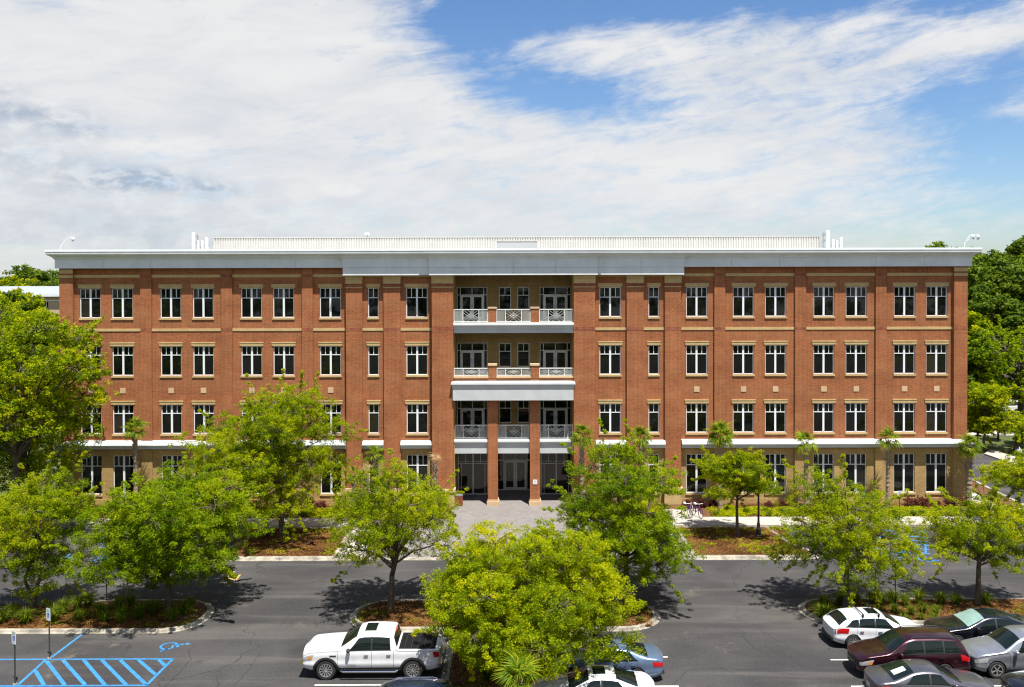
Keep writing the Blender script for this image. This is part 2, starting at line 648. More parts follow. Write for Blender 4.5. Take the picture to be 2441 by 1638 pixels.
M['asphalt'] = asphalt()
M['concrete'] = plain("concrete", (0.38, 0.35, 0.305), 0.85, var=0.15, vscale=0.9, bump=0.2)
M['kerb'] = plain("kerb_concrete", (0.27, 0.245, 0.20), 0.85, var=0.42, vscale=1.6, bump=0.3, bscale=15)
M['blue'] = plain("blue_road_paint", (0.035, 0.19, 0.42), 0.6, var=0.25, vscale=5)
M['whitepaint'] = plain("white_road_paint", (0.62, 0.60, 0.54), 0.6, var=0.16, vscale=5)
M['yellowpaint'] = plain("worn_yellow_paint", (0.42, 0.27, 0.08), 0.7, var=0.3, vscale=6)
M['tar'] = plain("tar_seam", (0.018, 0.017, 0.018), 0.7)
M['bark'] = plain("bark", (0.085, 0.066, 0.048), 0.9, var=0.35, vscale=9, bump=0.8, bscale=18)
M['palmbark'] = plain("palm_bark", (0.24, 0.19, 0.14), 0.95, var=0.35, vscale=12, bump=0.6, bscale=25)


def mulch():
    m, t, b = new_mat("pine_straw_mulch")
    co = t.node('ShaderNodeTexCoord').outputs['Object']
    n1 = t.noise(co, 14, 8, 0.78)
    n2 = t.noise(co, 0.9, 5, 0.6)
    c = t.mix(t.smooth(n1, 0.32, 0.68), (0.032, 0.013, 0.004), (0.20, 0.088, 0.025))
    c = t.mix(t.math('MULTIPLY', t.smooth(n2, 0.54, 0.72), 0.6), c, (0.075, 0.060, 0.012))
    t.link(c, b.inputs['Base Color'])
    b.inputs['Roughness'].default_value = 0.95
    bp = t.node('ShaderNodeBump')
    bp.inputs['Strength'].default_value = 0.9
    bp.inputs['Distance'].default_value = 0.06
    t.link(n1, bp.inputs['Height'])
    t.link(bp.outputs[0], b.inputs['Normal'])
    return m


M['mulch'] = mulch()


def grass_ground():
    m, t, b = new_mat("grass_ground")
    co = t.node('ShaderNodeTexCoord').outputs['Object']
    n1 = t.noise(co, 3, 8, 0.75)
    n2 = t.noise(co, 0.08, 5, 0.6)
    c = t.mix(t.smooth(n1, 0.32, 0.68), (0.030, 0.050, 0.008), (0.085, 0.105, 0.02))
    c = t.mix(t.math('MULTIPLY', t.smooth(n2, 0.52, 0.7), 0.5), c, (0.20, 0.12, 0.05))
    t.link(c, b.inputs['Base Color'])
    b.inputs['Roughness'].default_value = 0.95
    return m


M['grass'] = grass_ground()


def pavers():
    m, t, b = new_mat("grey_brick_pavers")
    co = t.node('ShaderNodeTexCoord').outputs['Object']
    br = t.node('ShaderNodeTexBrick')
    t.link(co, br.inputs['Vector'])
    br.inputs['Scale'].default_value = 1.0
    br.inputs['Brick Width'].default_value = 0.24
    br.inputs['Row Height'].default_value = 0.12
    br.inputs['Mortar Size'].default_value = 0.008
    br.inputs['Color1'].default_value = (0.20, 0.183, 0.175, 1)
    br.inputs['Color2'].default_value = (0.145, 0.132, 0.13, 1)
    br.inputs['Mortar'].default_value = (0.17, 0.155, 0.145, 1)
    n = t.noise(co, 0.8, 5, 0.6)
    c = t.mix(t.math('MULTIPLY', t.smooth(n, 0.35, 0.75), 0.4), br.outputs['Color'], (0.24, 0.217, 0.20))
    t.link(c, b.inputs['Base Color'])
    b.inputs['Roughness'].default_value = 0.85
    return m


M['pavers'] = pavers()


def leaf_mat(name, dark, mid, light, trans=0.52, tcol=None):
    m, t, b = new_mat(name)
    a = t.node('ShaderNodeAttribute', attribute_name='tint')
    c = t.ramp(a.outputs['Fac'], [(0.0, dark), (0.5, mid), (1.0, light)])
    t.link(c, b.inputs['Base Color'])
    b.inputs['Roughness'].default_value = 0.62
    b.inputs['Specular IOR Level'].default_value = 0.10
    tr = t.node('ShaderNodeBsdfTranslucent')
    tm = t.mix(1.0, c, tcol or (1.9, 1.75, 0.5), 'MULTIPLY')
    t.link(tm, tr.inputs['Color'])
    mx = t.node('ShaderNodeMixShader')
    mx.inputs[0].default_value = trans
    t.link(b.outputs[0], mx.inputs[1])
    t.link(tr.outputs[0], mx.inputs[2])
    out = [q for q in t.n if q.type == 'OUTPUT_MATERIAL'][0]
    t.link(mx.outputs[0], out.inputs[0])
    return m


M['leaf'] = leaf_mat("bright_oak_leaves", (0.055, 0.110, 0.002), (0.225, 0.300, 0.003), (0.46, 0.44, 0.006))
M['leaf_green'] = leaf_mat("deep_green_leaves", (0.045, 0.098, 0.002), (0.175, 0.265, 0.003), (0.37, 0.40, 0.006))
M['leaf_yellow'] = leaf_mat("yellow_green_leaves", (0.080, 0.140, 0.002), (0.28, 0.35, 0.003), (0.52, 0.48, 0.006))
M['leaf_far'] = leaf_mat("woodland_leaves", (0.030, 0.062, 0.008), (0.085, 0.140, 0.012), (0.19, 0.245, 0.020), trans=0.4)
M['leaf_red'] = leaf_mat("maroon_shrub_leaves", (0.030, 0.010, 0.010), (0.085, 0.022, 0.020), (0.18, 0.05, 0.035), trans=0.2)
M['blade'] = leaf_mat("grass_blades", (0.040, 0.080, 0.008), (0.12, 0.19, 0.014), (0.32, 0.32, 0.035))
M['frond'] = leaf_mat("palm_frond_blades", (0.028, 0.070, 0.003), (0.095, 0.165, 0.005), (0.27, 0.29, 0.012), trans=0.3)
M['straw'] = leaf_mat("pine_straw_litter", (0.026, 0.011, 0.004), (0.135, 0.058, 0.018), (0.33, 0.17, 0.055), trans=0.05)
M['dryfrond'] = leaf_mat("dry_palm_frond", (0.30, 0.19, 0.09), (0.48, 0.34, 0.18), (0.66, 0.52, 0.32), trans=0.2)

# ================================================================== the brick office building
bld = thing("brick_office_building", "long four storey red brick office building with white cornice and balconies over its entrance", "building")

YW, YP, YC = 0.0, -0.15, -0.28                  # wing wall, wing pilasters, corner piers
YB, YQ, YN = -0.22, -0.42, -0.75                # bay wall, bay piers, piers beside the entrance
YF0, YF1, YF2 = -0.55, -0.90, -1.22             # fascia planes
YR, YR2 = 3.1, 4.5                              # back wall of the balconies, entrance doors
DEP = 26.0
ZG = 0.0
WIDE = [(412, 462), (523.5, 573.5), (600.5, 650), (716, 765), (793, 842.5), (908, 958), (985, 1034.5)]
ROWS = [(1083.8, 1176.5, 0.278), (963.0, 1032.6, 0.305), (823.7, 893.6, 0.305), (685.4, 756.0, 0.335)]
zt_belt, zb_belt = fz(1049, YW), fz(1066, YW)
z_wing_top = fz(637.4, YF0)
z_mid_top = fz(654, YF1)
frame_cache = {}
win_rng = random.Random(12)
M['glass2'] = plain("window_glass_over_dim_room", (0.007, 0.007, 0.006), 0.03)
M['glass3'] = plain("window_glass_over_drawn_blind", (0.020, 0.018, 0.012), 0.04, var=0.2, vscale=1.5)


def window(x0, x1, z0, z1, y, tf, cols=2, lites=4, fmat='frame', parent=None, name="window", glass='glass', mull=0.14, edge=0.055, rail=None):
    """frame with mullion, transom and upper muntins; panes are pieces of their own"""
    w, h = x1 - x0, z1 - z0
    key = (round(w, 3), round(h, 3), tf, cols, lites, fmat, glass)
    if key not in frame_cache:
        f = MB()
        d0, d1 = 0.0, 0.09
        f.box(0, edge, d0, d1, 0, h)
        f.box(w - edge, w, d0, d1, 0, h)
        f.box(edge, w - edge, d0, d1, 0, edge)
        f.box(edge, w - edge, d0, d1, h - edge, h)
        zt = h * (1 - tf)
        f.box(edge, w - edge, d0 + 0.004, d1, zt - 0.028, zt + 0.028)
        panes, tr = [], []
        xs = [edge, w - edge]
        if cols == 2:
            f.box(w / 2 - mull / 2, w / 2 + mull / 2, d0 - 0.012, d1, edge, h - edge)
            xs = [edge, w / 2 - mull / 2, w / 2 + mull / 2, w - edge]
        for i in range(0, len(xs), 2):
            panes.append((xs[i], xs[i + 1], edge, zt - 0.035))
            k = lites // cols
            a, bb = xs[i], xs[i + 1]
            st = (bb - a) / k
            for q in range(k):
                l = a + st * q + (0.022 if q else 0)
                r = a + st * (q + 1) - (0.022 if q < k - 1 else 0)
                tr.append((l, r, zt + 0.035, h - edge))
                if q:
                    f.box(a + st * q - 0.022, a + st * q + 0.022, d0 + 0.008, d1, zt + 0.035, h - edge)
        o = f.build(name, M[fmat])
        fm = o.data
        bpy.data.objects.remove(o)
        pm = []
        for nm, rects in (("pane", panes), ("transom_pane", tr)):
            for r in rects:
                q = MB().box(r[0] - 0.004, r[1] + 0.004, 0.045, 0.062, r[2] - 0.004, r[3] + 0.004).build(nm, M[glass])
                pm.append((nm, q.data))
                bpy.data.objects.remove(q)
        frame_cache[key] = (fm, pm)
    fm, pm = frame_cache[key]
    o = link(name, fm, parent or bld, (x0, y, z0))
    for nm, me in pm:
        pn = link(nm, me, o)
        rv = win_rng.random()
        if rv < 0.14:
            pn.material_slots[0].link = 'OBJECT'
            pn.material_slots[0].material = M['glass2'] if rv < 0.09 else M['glass3']
    return o


def half(sgn, a, b, Y):
    """px offsets from the middle axis -> ordered x range on one side"""
    p, q = BX + sgn * a * (Y - CAM.y) / FOC, BX + sgn * b * (Y - CAM.y) / FOC
    return (min(p, q), max(p, q))


lintel_m, sill_m = {}, {}


def stone(name, x0, x1, y0, y1, z0, z1, mat='stone'):
    return MB().box(x0, x1, y0, y1, z0, z1).build(name, M[mat], bld)


BELT = [(0.0, zt_belt + 0.05), (0.16, zt_belt), (0.28, zt_belt - 0.20), (0.30, zt_belt - 0.235), (0.30, zt_belt - 0.27), (0.24, zt_belt - 0.28),
        (0.21, zt_belt - 0.40), (0.17, zt_belt - 0.42), (0.17, zb_belt), (0.0, zb_belt)]

wing_out = {}
for sgn in (-1, 1):
    # ---- wing wall: red above the belt, tan below
    x0, x1 = half(sgn, 396, 1066, YW)
    holes_r, holes_t = [], []
    for a, b in WIDE:
        wx0, wx1 = half(sgn, a, b, YW)
        for k, (pt, pb, tf) in enumerate(ROWS):
            hz = (wx0, wx1, fz(pb, YW), fz(pt, YW))
            (holes_t if k == 0 else holes_r).append(hz)
            window(wx0, wx1, hz[2], hz[3], YW + 0.10, tf)
            stone("sill", wx0 - 0.05, wx1 + 0.05, YW - 0.07, YW + 0.11, hz[2] - 0.14, hz[2] - 0.002)
            if k:
                stone("lintel", wx0 - 0.11, wx1 + 0.11, YW - 0.05, YW + 0.02, hz[3] + 0.02, hz[3] + 0.30)
                stone("lintel", wx0 - 0.13, wx1 + 0.13, YW - 0.075, YW + 0.02, hz[3] + 0.225, hz[3] + 0.29)
            else:
                MB().box(wx0 - 0.15, wx1 + 0.15, YW - 0.012, YW + 0.02, hz[3] + 0.03, hz[3] + 0.38).build("brick_lintel", M['tan_soldier'], bld)
            if k == 2:
                zc = fz(929, YW)
                cx = (wx0 + wx1) / 2 + 0.0
                stone("stone_tile", cx - 0.205, cx + 0.205, YW - 0.03, YW + 0.01, zc - 0.20, zc + 0.20, 'pale_stone')
    MB().wall(x0, x1, zt_belt - 0.3, z_wing_top + 0.3, YW, holes_r, 0.16).build("wall", M['brick'], bld, recalc=False)
    MB().wall(x0, x1, 0.0, zt_belt - 0.3, YW, holes_t, 0.16).build("wall", M['tan_brick'], bld, recalc=False)
    # plinth
    stone_x = half(sgn, 396, 1066, YW)
    MB().box(stone_x[0], stone_x[1], YW - 0.05, YW + 0.02, 0.0, 0.45).build("plinth", M['tan_brick'], bld)
    # ---- pilasters
    edges = [(396, 400)]
    for a, b in ((479, 505), (671.5, 698), (864, 890)):
        px0, px1 = half(sgn, a, b, YP)
        MB().box(px0, px1, YP, YW, zt_belt, z_wing_top + 0.2).build("pilaster", M['brick'], bld)
        MB().box(px0, px1, YP, YW, 0, zb_belt + 0.1).build("pilaster", M['tan_brick'], bld)
        for p0, p1 in ((652, 660.5), (780.5, 788.5)):
            MB().box(px0 + 0.003, px1 - 0.003, YP - 0.008, YP + 0.03, fz(p1, YP), fz(p0, YP)).build("brick_band", M['soldier'], bld)
        edges.append((a, b))
    # ---- corner pier
    px0, px1 = half(sgn, 1051, 1083, YC)
    xe = px1 if sgn > 0 else px0
    wing_out[sgn] = xe
    MB().box(px0, px1, YC, 3.0, zt_belt, z_wing_top + 0.2).build("corner_pier", M['brick'], bld)
    MB().box(px0, px1, YC, 3.0, 0, zt_belt).build("corner_pier", M['tan_brick'], bld)
    stone("capital", px0 - 0.015, px1 + 0.015, YC - 0.03, YC + 0.05, fz(649.5, YC), fz(640, YC))
    stone("belt_stone", px0 - 0.02, px1 + 0.02, YC - 0.04, YC + 0.05, fz(660.5, YC), fz(654, YC))
    MB().box(px0 + 0.003, px1 - 0.003, YC - 0.008, YC + 0.03, fz(788.5, YC), fz(780.5, YC)).build("brick_band", M['soldier'], bld)
    # side wall of the building
    sx = xe - sgn * 0.25
    MB().box(min(sx, sx - sgn * 0.3), max(sx, sx - sgn * 0.3), 2.99, DEP, zt_belt, z_wing_top + 0.2).build("side_wall", M['brick'], bld)
    MB().box(min(sx, sx - sgn * 0.3), max(sx, sx - sgn * 0.3), 2.99, DEP, 0, zt_belt).build("side_wall", M['tan_brick'], bld)
    edges.append((1051, 1083))
    # ---- belt stones between pilasters
    for i in range(len(edges) - 1):
        a, b = edges[i][1], edges[i + 1][0]
        if i == 0:
            a = 400
        q0, q1 = half(sgn, a, b, YW)
        for p0, p1 in ((652.8, 659.8), (781.3, 787.6)):
            stone("belt_stone", q0, q1, YW - 0.045, YW + 0.02, fz(p1, YW), fz(p0, YW))
    # ---- belt moulding over the ground floor of the wing
    q0, q1 = half(sgn, 400, 1083, YP)
    q0 = q0 - (0.15 if sgn < 0 else -0.0)
    q1 = q1 + (0.15 if sgn > 0 else 0)
    if sgn > 0:
        path = [(q0, YP - 0.0), (xe + 0.02, YP), (xe + 0.02, 3.0)]
        path[0] = (half(1, 400, 1083, YP)[0], YP)
    else:
        path = [(xe - 0.02, 3.0), (xe - 0.02, YP), (half(-1, 400, 1083, YP)[1], YP)]
    MB().sweep(path, [(d + 0.14, z) if d > 0 else (-0.2, z) for d, z in BELT]).build("belt_moulding", M['white_sun_dimmed'], bld)

    # ---- middle bays with narrow and wide windows
    for (ba, bb, wa, wb, cols, lites) in ((310, 361, 322, 347, 1, 2), (195, 270, 205, 256, 2, 4)):
        q0, q1 = half(sgn, ba - 3, bb + 3, YB)
        wx0, wx1 = half(sgn, wa, wb, YB)
        hr, ht = [], []
        for k, (pt, pb, tf) in enumerate(ROWS):
            hz = (wx0, wx1, fz(pb, YB), fz(pt, YB))
            (ht if k == 0 else hr).append(hz)
            window(wx0, wx1, hz[2], hz[3], YB + 0.10, tf, cols, lites)
            stone("sill", wx0 - 0.05, wx1 + 0.05, YB - 0.07, YB + 0.11, hz[2] - 0.14, hz[2] - 0.002)
            if k:
                stone("lintel", wx0 - 0.11, wx1 + 0.11, YB - 0.05, YB + 0.02, hz[3] + 0.02, hz[3] + 0.30)
                stone("lintel", wx0 - 0.13, wx1 + 0.13, YB - 0.075, YB + 0.02, hz[3] + 0.225, hz[3] + 0.29)
        MB().wall(q0, q1, zt_belt - 0.3, z_mid_top + 0.3, YB, hr, 0.16).build("wall", M['brick'], bld, recalc=False)
        MB().wall(q0, q1, 0.0, zt_belt - 0.3, YB, ht, 0.16).build("wall", M['tan_brick'], bld, recalc=False)
        q0, q1 = half(sgn, ba, bb, YB)
        stone("belt_stone", q0, q1, YB - 0.045, YB + 0.02, fz(787.6, YB), fz(781.3, YB))
        stone("belt_stone", q0, q1, YB - 0.045, YB + 0.02, fz(659.8, YB), fz(655, YB))
        MB().sweep([(q0 + 0.01, YB), (q1 - 0.01, YB)], [(d + 0.10, z) if d > 0 else (-0.1, z) for d, z in BELT]).build("belt_moulding", M['white_sun_dimmed'], bld)
    # ---- big piers
    for (a, b, Y) in ((361, 400, YQ), (270, 310, YQ), (144, 195, YN)):
        p0, p1 = half(sgn, a, b, Y)
        deep = 3.4 if Y == YN else 0.6
        MB().box(p0, p1, Y, Y + deep, 1.25, z_mid_top + 0.2).build("brick_pier", M['brick'], bld)
        stone("capital", p0 - 0.03, p1 + 0.03, Y - 0.06, Y + 0.1, fz(664.5, Y) + 0.008, fz(655, Y))
        stone("capital", p0 - 0.018, p1 + 0.018, Y - 0.045, Y + 0.1, fz(675.4, Y), fz(664.5, Y) - 0.008)
        MB().box(p0 - 0.01, p1 + 0.01, Y - 0.02, Y + 0.1, fz(682.4, Y), fz(675.6, Y)).build("brick_band", M['soldier'], bld)
        stone("belt_stone", p0 - 0.02, p1 + 0.02, Y - 0.035, Y + 0.1, fz(685.4, Y), fz(683, Y))
        MB().box(p0 + 0.003, p1 - 0.003, Y - 0.008, Y + 0.1, fz(788.5, Y), fz(780.5, Y)).build("brick_band", M['soldier'], bld)
        stone("base_stone", p0 - 0.12, p1 + 0.12, Y - 0.14, Y + 0.58, 1.12, 1.36, 'pale_stone')
        stone("base_stone", p0 - 0.05, p1 + 0.05, Y - 0.07, Y + 0.58, 0.0, 1.119, 'stone')

xL, xR = wing_out[-1], wing_out[1]

# ------------------------------------------------------------------ cornice, fascia, coping
sA, sC = fx(407.5, YF1) - BX, fx(201.5, YF2) - BX
pathf = [(xL - 0.2, DEP), (xL - 0.2, YF0), (BX - sA, YF0), (BX - sA, YF1), (BX - sC, YF1), (BX - sC, YF2),
         (BX + sC, YF2), (BX + sC, YF1), (BX + sA, YF1), (BX + sA, YF0), (xR + 0.2, YF0), (xR + 0.2, DEP)]
zc = lambda p: fz(p, -0.9)
z_lip, z_cop = zc(604), zc(593)
prof = [(-0.3, zc(616.0)), (0.02, zc(616.5)), (0.04, zc(615.0)), (0.10, zc(614.6)), (0.13, zc(612.5)), (0.20, zc(611.5)), (0.24, zc(609.8)),
        (0.36, zc(608.6)), (0.48, zc(606.8)), (0.56, zc(606.4)), (0.60, zc(605.0)), (0.66, zc(604.4)), (0.70, zc(603.6)), (0.72, zc(600.0)), (0.70, zc(598.9)), (-0.3, zc(598.9))]
prof = [(d * 0.66 if d > 0 else d, z) for d, z in prof]
MB().sweep(pathf, prof).build("cornice", M['white'], bld)
prof = [(-0.3, zc(598.7)), (0.735, zc(598.7)), (0.75, zc(597.5)), (0.73, zc(593.2)), (-0.3, zc(592.4))]
prof = [(d * 0.67 if d > 0 else d, z) for d, z in prof]
MB().sweep(pathf, prof).build("coping", M['white'], bld)


def panels(xa, xb, y, z0, z1, name, n, th=0.06, mat='white', gap=0.022):
    st = (xb - xa) / n
    for i in range(n):
        MB().box(xa + st * i + gap / 2, xa + st * (i + 1) - gap / 2, y, y + th, z0, z1).build(name, M[mat], bld)


zf0, zf1 = fz(637.4, YF0), zc(616.2)
zl0 = fz(654, YF1)
for (a, b, y, n) in ((xL - 0.2, BX - sA, YF0, 6), (BX - sA, BX - sC, YF1, 2), (BX - sC, BX + sC, YF2, 4), (BX + sC, BX + sA, YF1, 2), (BX + sA, xR + 0.2, YF0, 6)):
    MB().box(a, b, y + 0.061, y + 0.35, zf0 + 0.01, zf1).build("fascia_backing", M['white'], bld)
    panels(a, b, y, zf0, zf1, "fascia_panel", n)
    if y != YF0:
        MB().box(a, b, y + 0.108, y + 0.35, zl0, zf0 - 0.03).build("fascia_backing", M['white'], bld)
        panels(a, b, y + 0.045, zl0, zf0 - 0.012, "lower_fascia_panel", n)
        MB().box(a, b, y + 0.04, y + 0.09, zl0 - 0.05, zl0 - 0.002).build("drip_edge", M['white'], bld)
# soffits behind the fascia
MB().box(xL - 0.15, BX - sA, YF0 + 0.05, 0.02, zf0 + 0.02, zf0 + 0.06).build("soffit", M['soffit'], bld)
MB().box(BX + sA, xR + 0.15, YF0 + 0.05, 0.02, zf0 + 0.02, zf0 + 0.06).build("soffit", M['soffit'], bld)
MB().box(BX - sA + 0.06, BX + sA - 0.06, YF1 + 0.1, YR, zl0 + 0.02, zl0 + 0.07).build("soffit", M['soffit'], bld)
MB().box(BX - sC + 0.06, BX + sC - 0.06, YF2 + 0.06, YF1 + 0.1, zl0 + 0.03, zl0 + 0.08).build("soffit", M['soffit'], bld)
# end returns of the fascia along the sides
for s_, xx in ((-1, xL), (1, xR)):
    MB().box(min(xx + s_ * 0.14, xx + s_ * 0.2), max(xx + s_ * 0.14, xx + s_ * 0.2), YF0 + 0.07, DEP, zf0, zf1).build("fascia_panel", M['white'], bld)
    q = BX + s_ * sA
    MB().box(min(q, q - s_ * 0.06), max(q, q - s_ * 0.06), YF1 + 0.11, YW, zl0, zf0 - 0.012).build("lower_fascia_panel", M['white'], bld)
# roof deck and back wall
MB().box(xL, xR, 0.3, DEP, z_cop - 0.75, z_cop - 0.6).build("roof", M['roofing'], bld)
MB().box(xL + 0.2, xR - 0.2, DEP - 0.3, DEP - 0.01, 0, z_cop - 0.8).build("back_wall", M['brick'], bld)

# ribbed screen on the roof
YS = 8.0
zs0, zs1 = z_cop - 0.6, fz(566, YS)
xs0, xs1 = fx(-714, YS), fx(729, YS)
gx0, gx1 = fx(-42, YS), fx(60, YS)
gz0, gz1 = fz(591.5, YS), fz(575, YS)


def ribbed(xa, xb, za, zb):
    f = MB()
    n = max(1, round((xb - xa) / 0.21))
    st = (xb - xa) / n
    pts = []
    for i in range(n):
        x = xa + st * i
        pts += [(x, YS), (x + st * 0.62, YS), (x + st * 0.70, YS + 0.05), (x + st * 0.92, YS + 0.05)]
    pts.append((xb, YS))
    vs = [(x, y, za) for x, y in pts] + [(x, y, zb) for x, y in pts]
    k = len(pts)
    f.add(vs, [(i, i + 1, k + i + 1, k + i) for i in range(k - 1)])
    return f.build("screen_panel", M['cream'], bld, recalc=False)


nl = 4
for i in range(nl):
    ribbed(xs0 + (gx0 - xs0) * i / nl, xs0 + (gx0 - xs0) * (i + 1) / nl, zs0, zs1)
    ribbed(gx1 + (xs1 - gx1) * i / nl, gx1 + (xs1 - gx1) * (i + 1) / nl, zs0, zs1)
ribbed(gx0, gx1, gz1, zs1)
ribbed(gx0, gx1, zs0, gz0)
MB().box(xs0, xs1, YS - 0.03, YS + 0.1, zs1, zs1 + 0.07).build("screen_cap", M['cream'], bld)
MB().box(gx0 + 0.1, gx1 - 0.1, YS + 0.4, YS + 0.5, gz1 - 0.12, gz1 + 0.05).build("screen_brace", M['steel'], bld)
for s_, a in ((-1, gx0), (1, gx1)):
    MB().box(a - 0.09, a + 0.09, YS - 0.04, YS + 0.2, gz0, gz1).build("screen_post", M['cream'], bld)
for a in (xs0, xs1):
    MB().box(a - 0.04, a + 0.04, YS + 0.12, YS + 9, zs0, zs1).build("screen_return", M['cream'], bld)


# roof-top things
def roof_mast(px0, px1, ptop, extra, label):
    t = thing("antenna_mast", label, "antenna", (P((px0 + px1) / 2, 590, 6.5)[0], 6.5, zs0))
    w = (px1 - px0) * 76 / FOC
    h = P(px0, ptop, 6.5)[1] - zs0
    MB().tube([(0, 0, 0), (0, 0, h)], w / 2, 14).build("radome", M['white'], t)
    MB().tube([(extra * 0.34, 0, 0), (extra * 0.34, 0, h - 0.1)], 0.035, 6).build("pipe", M['steel'], t)
    k = MB()
    for z in (h * 0.35, h * 0.62, h * 0.85):
        k.box(min(0, extra * 0.36), max(0, extra * 0.36), -0.03, 0.03, z, z + 0.06)
        k.box(extra * 0.34 - 0.09, extra * 0.34 + 0.09, -0.08, 0.02, z - 0.12, z + 0.02)
    k.build("bracket", M['steel'], t)
    return t


roof_mast(457, 466, 554, 1, "tall white antenna tube with grey brackets at the left end of the roof screen")
roof_mast(1966.5, 1978, 549, -1, "tall white antenna tube rising over the right end of the roof screen")
for k, (pa, pb, pt, lab) in enumerate([(472, 476, 573, "short white antenna panel beside the left tall antenna tube"),
                                       (481, 486, 572, "thin white antenna panel second from the left tall tube"),
                                       (490, 497, 566, "white antenna panel touching the left end of the ribbed screen"),
                                       (1983, 1989, 570, "short white antenna panel right of the tall right tube"),
                                       (1992, 1997, 573, "smallest white antenna panel near the right roof end"),
                                       (2001, 2007, 566, "outermost white antenna panel right of the roof screen")]):
    t = thing("roof_antenna", lab, "antenna", (P((pa + pb) / 2, 590, 6.5)[0], 6.5, zs0), 0, "antenna panels on the roof")
    h = P(pa, pt, 6.5)[1] - zs0
    w = (pb - pa) * 76 / FOC
    MB().box(-w / 2, w / 2, -0.12, 0.0, 0.3, h).build("panel", M['white'], t)
    MB().tube([(0, 0.08, 0), (0, 0.08, h - 0.1)], 0.04, 6).build("post", M['stone'], t)
    MB().box(-0.2, 0.2, 0.0, 0.06, h * 0.6, h * 0.6 + 0.05).build("bracket", M['steel'], t)
x, z = P(875, 566, 8.2)
t = thing("satellite_dome", "small white dome above the ribbed roof screen", "dome", (x, 8.25, zs1 + 0.02))
MB().lathe([(0.03, 0.18), (0.22, 0.2), (0.25, 0.27), (0.2, 0.36), (0.1, 0.42), (0.0, 0.44)], n=16).build("dome", M['white'], t, smooth=True)
MB().tube([(0, 0, 0), (0, 0, 0.2)], 0.05, 8).build("post", M['steel'], t)
for i, px in enumerate((298, 604, 843, 1100, 1440, 1520, 1640, 1700, 1812, 2130)):
    x, _ = P(px, 590, 7.7 if 500 < px < 1960 else -0.2)
    yy = 7.7 if 500 < px < 1960 else -0.2
    zb = (zs1 + 0.03) if yy > 0 else z_cop
    r = MB().tube([(0, 0, 0), (0, 0, 0.30)], [0.018, 0.008], 5).build("lightning_rod", M['steel'], None, loc=(x, YS if yy > 0 else -0.5, zb))
    tag(r, "thin lightning rod standing on the roof edge", "lightning rod", "lightning rods along the roof edge")


def roof_camera(px, heads, label, sgn):
    x, z = P(px, 594, -0.3)
    t = thing("security_camera", label, "security camera", (x, -0.3, z_cop - 0.01))
    for i, hx in enumerate(heads):
        H = 1.0
        pts = [(0.02 * i, 0.05 * i, 0), (0.02 * i, 0.05 * i, 0.35)]
        for a in range(9):
            f = a / 8
            pts.append((hx * (0.08 + 0.92 * f), 0.05 * i, 0.35 + 0.62 * math.sin(f * math.pi * 0.62)))
        MB().tube(pts, 0.024, 8).build("arm", M['white'], t)
        e = pts[-1]
        MB().lathe([(0.03, 0.06), (0.10, 0.03), (0.125, -0.08), (0.125, -0.18)], (e[0], e[1], e[2]), 14).build("housing", M['white'], t, smooth=True)
        MB().lathe([(0.10, -0.18), (0.095, -0.24), (0.06, -0.30), (0, -0.32)], (e[0], e[1], e[2]), 14).build("lens_dome", M['steel'], t, smooth=True)


roof_camera(144, [0.95], "white curved pole with one dome camera at the left roof corner", 1)
roof_camera(2299, [0.62, 1.02], "white curved poles with two dome cameras at the right roof corner", 1)

# ------------------------------------------------------------------ the recessed entrance and balconies
rx0, rx1 = fx(-144, YN), fx(144, YN)
FOX = lambda p, Y: P(p, 900, Y)[0]


def rz(p, Y):
    return fz(p, Y)


M['slab'] = plain('balcony_concrete', (0.22, 0.215, 0.20), 0.8, var=0.1)
# floor levels
zf2 = fz(1047, -0.1)
zf3 = fz(904, -0.6)
zf4 = fz(769.5, -0.6)
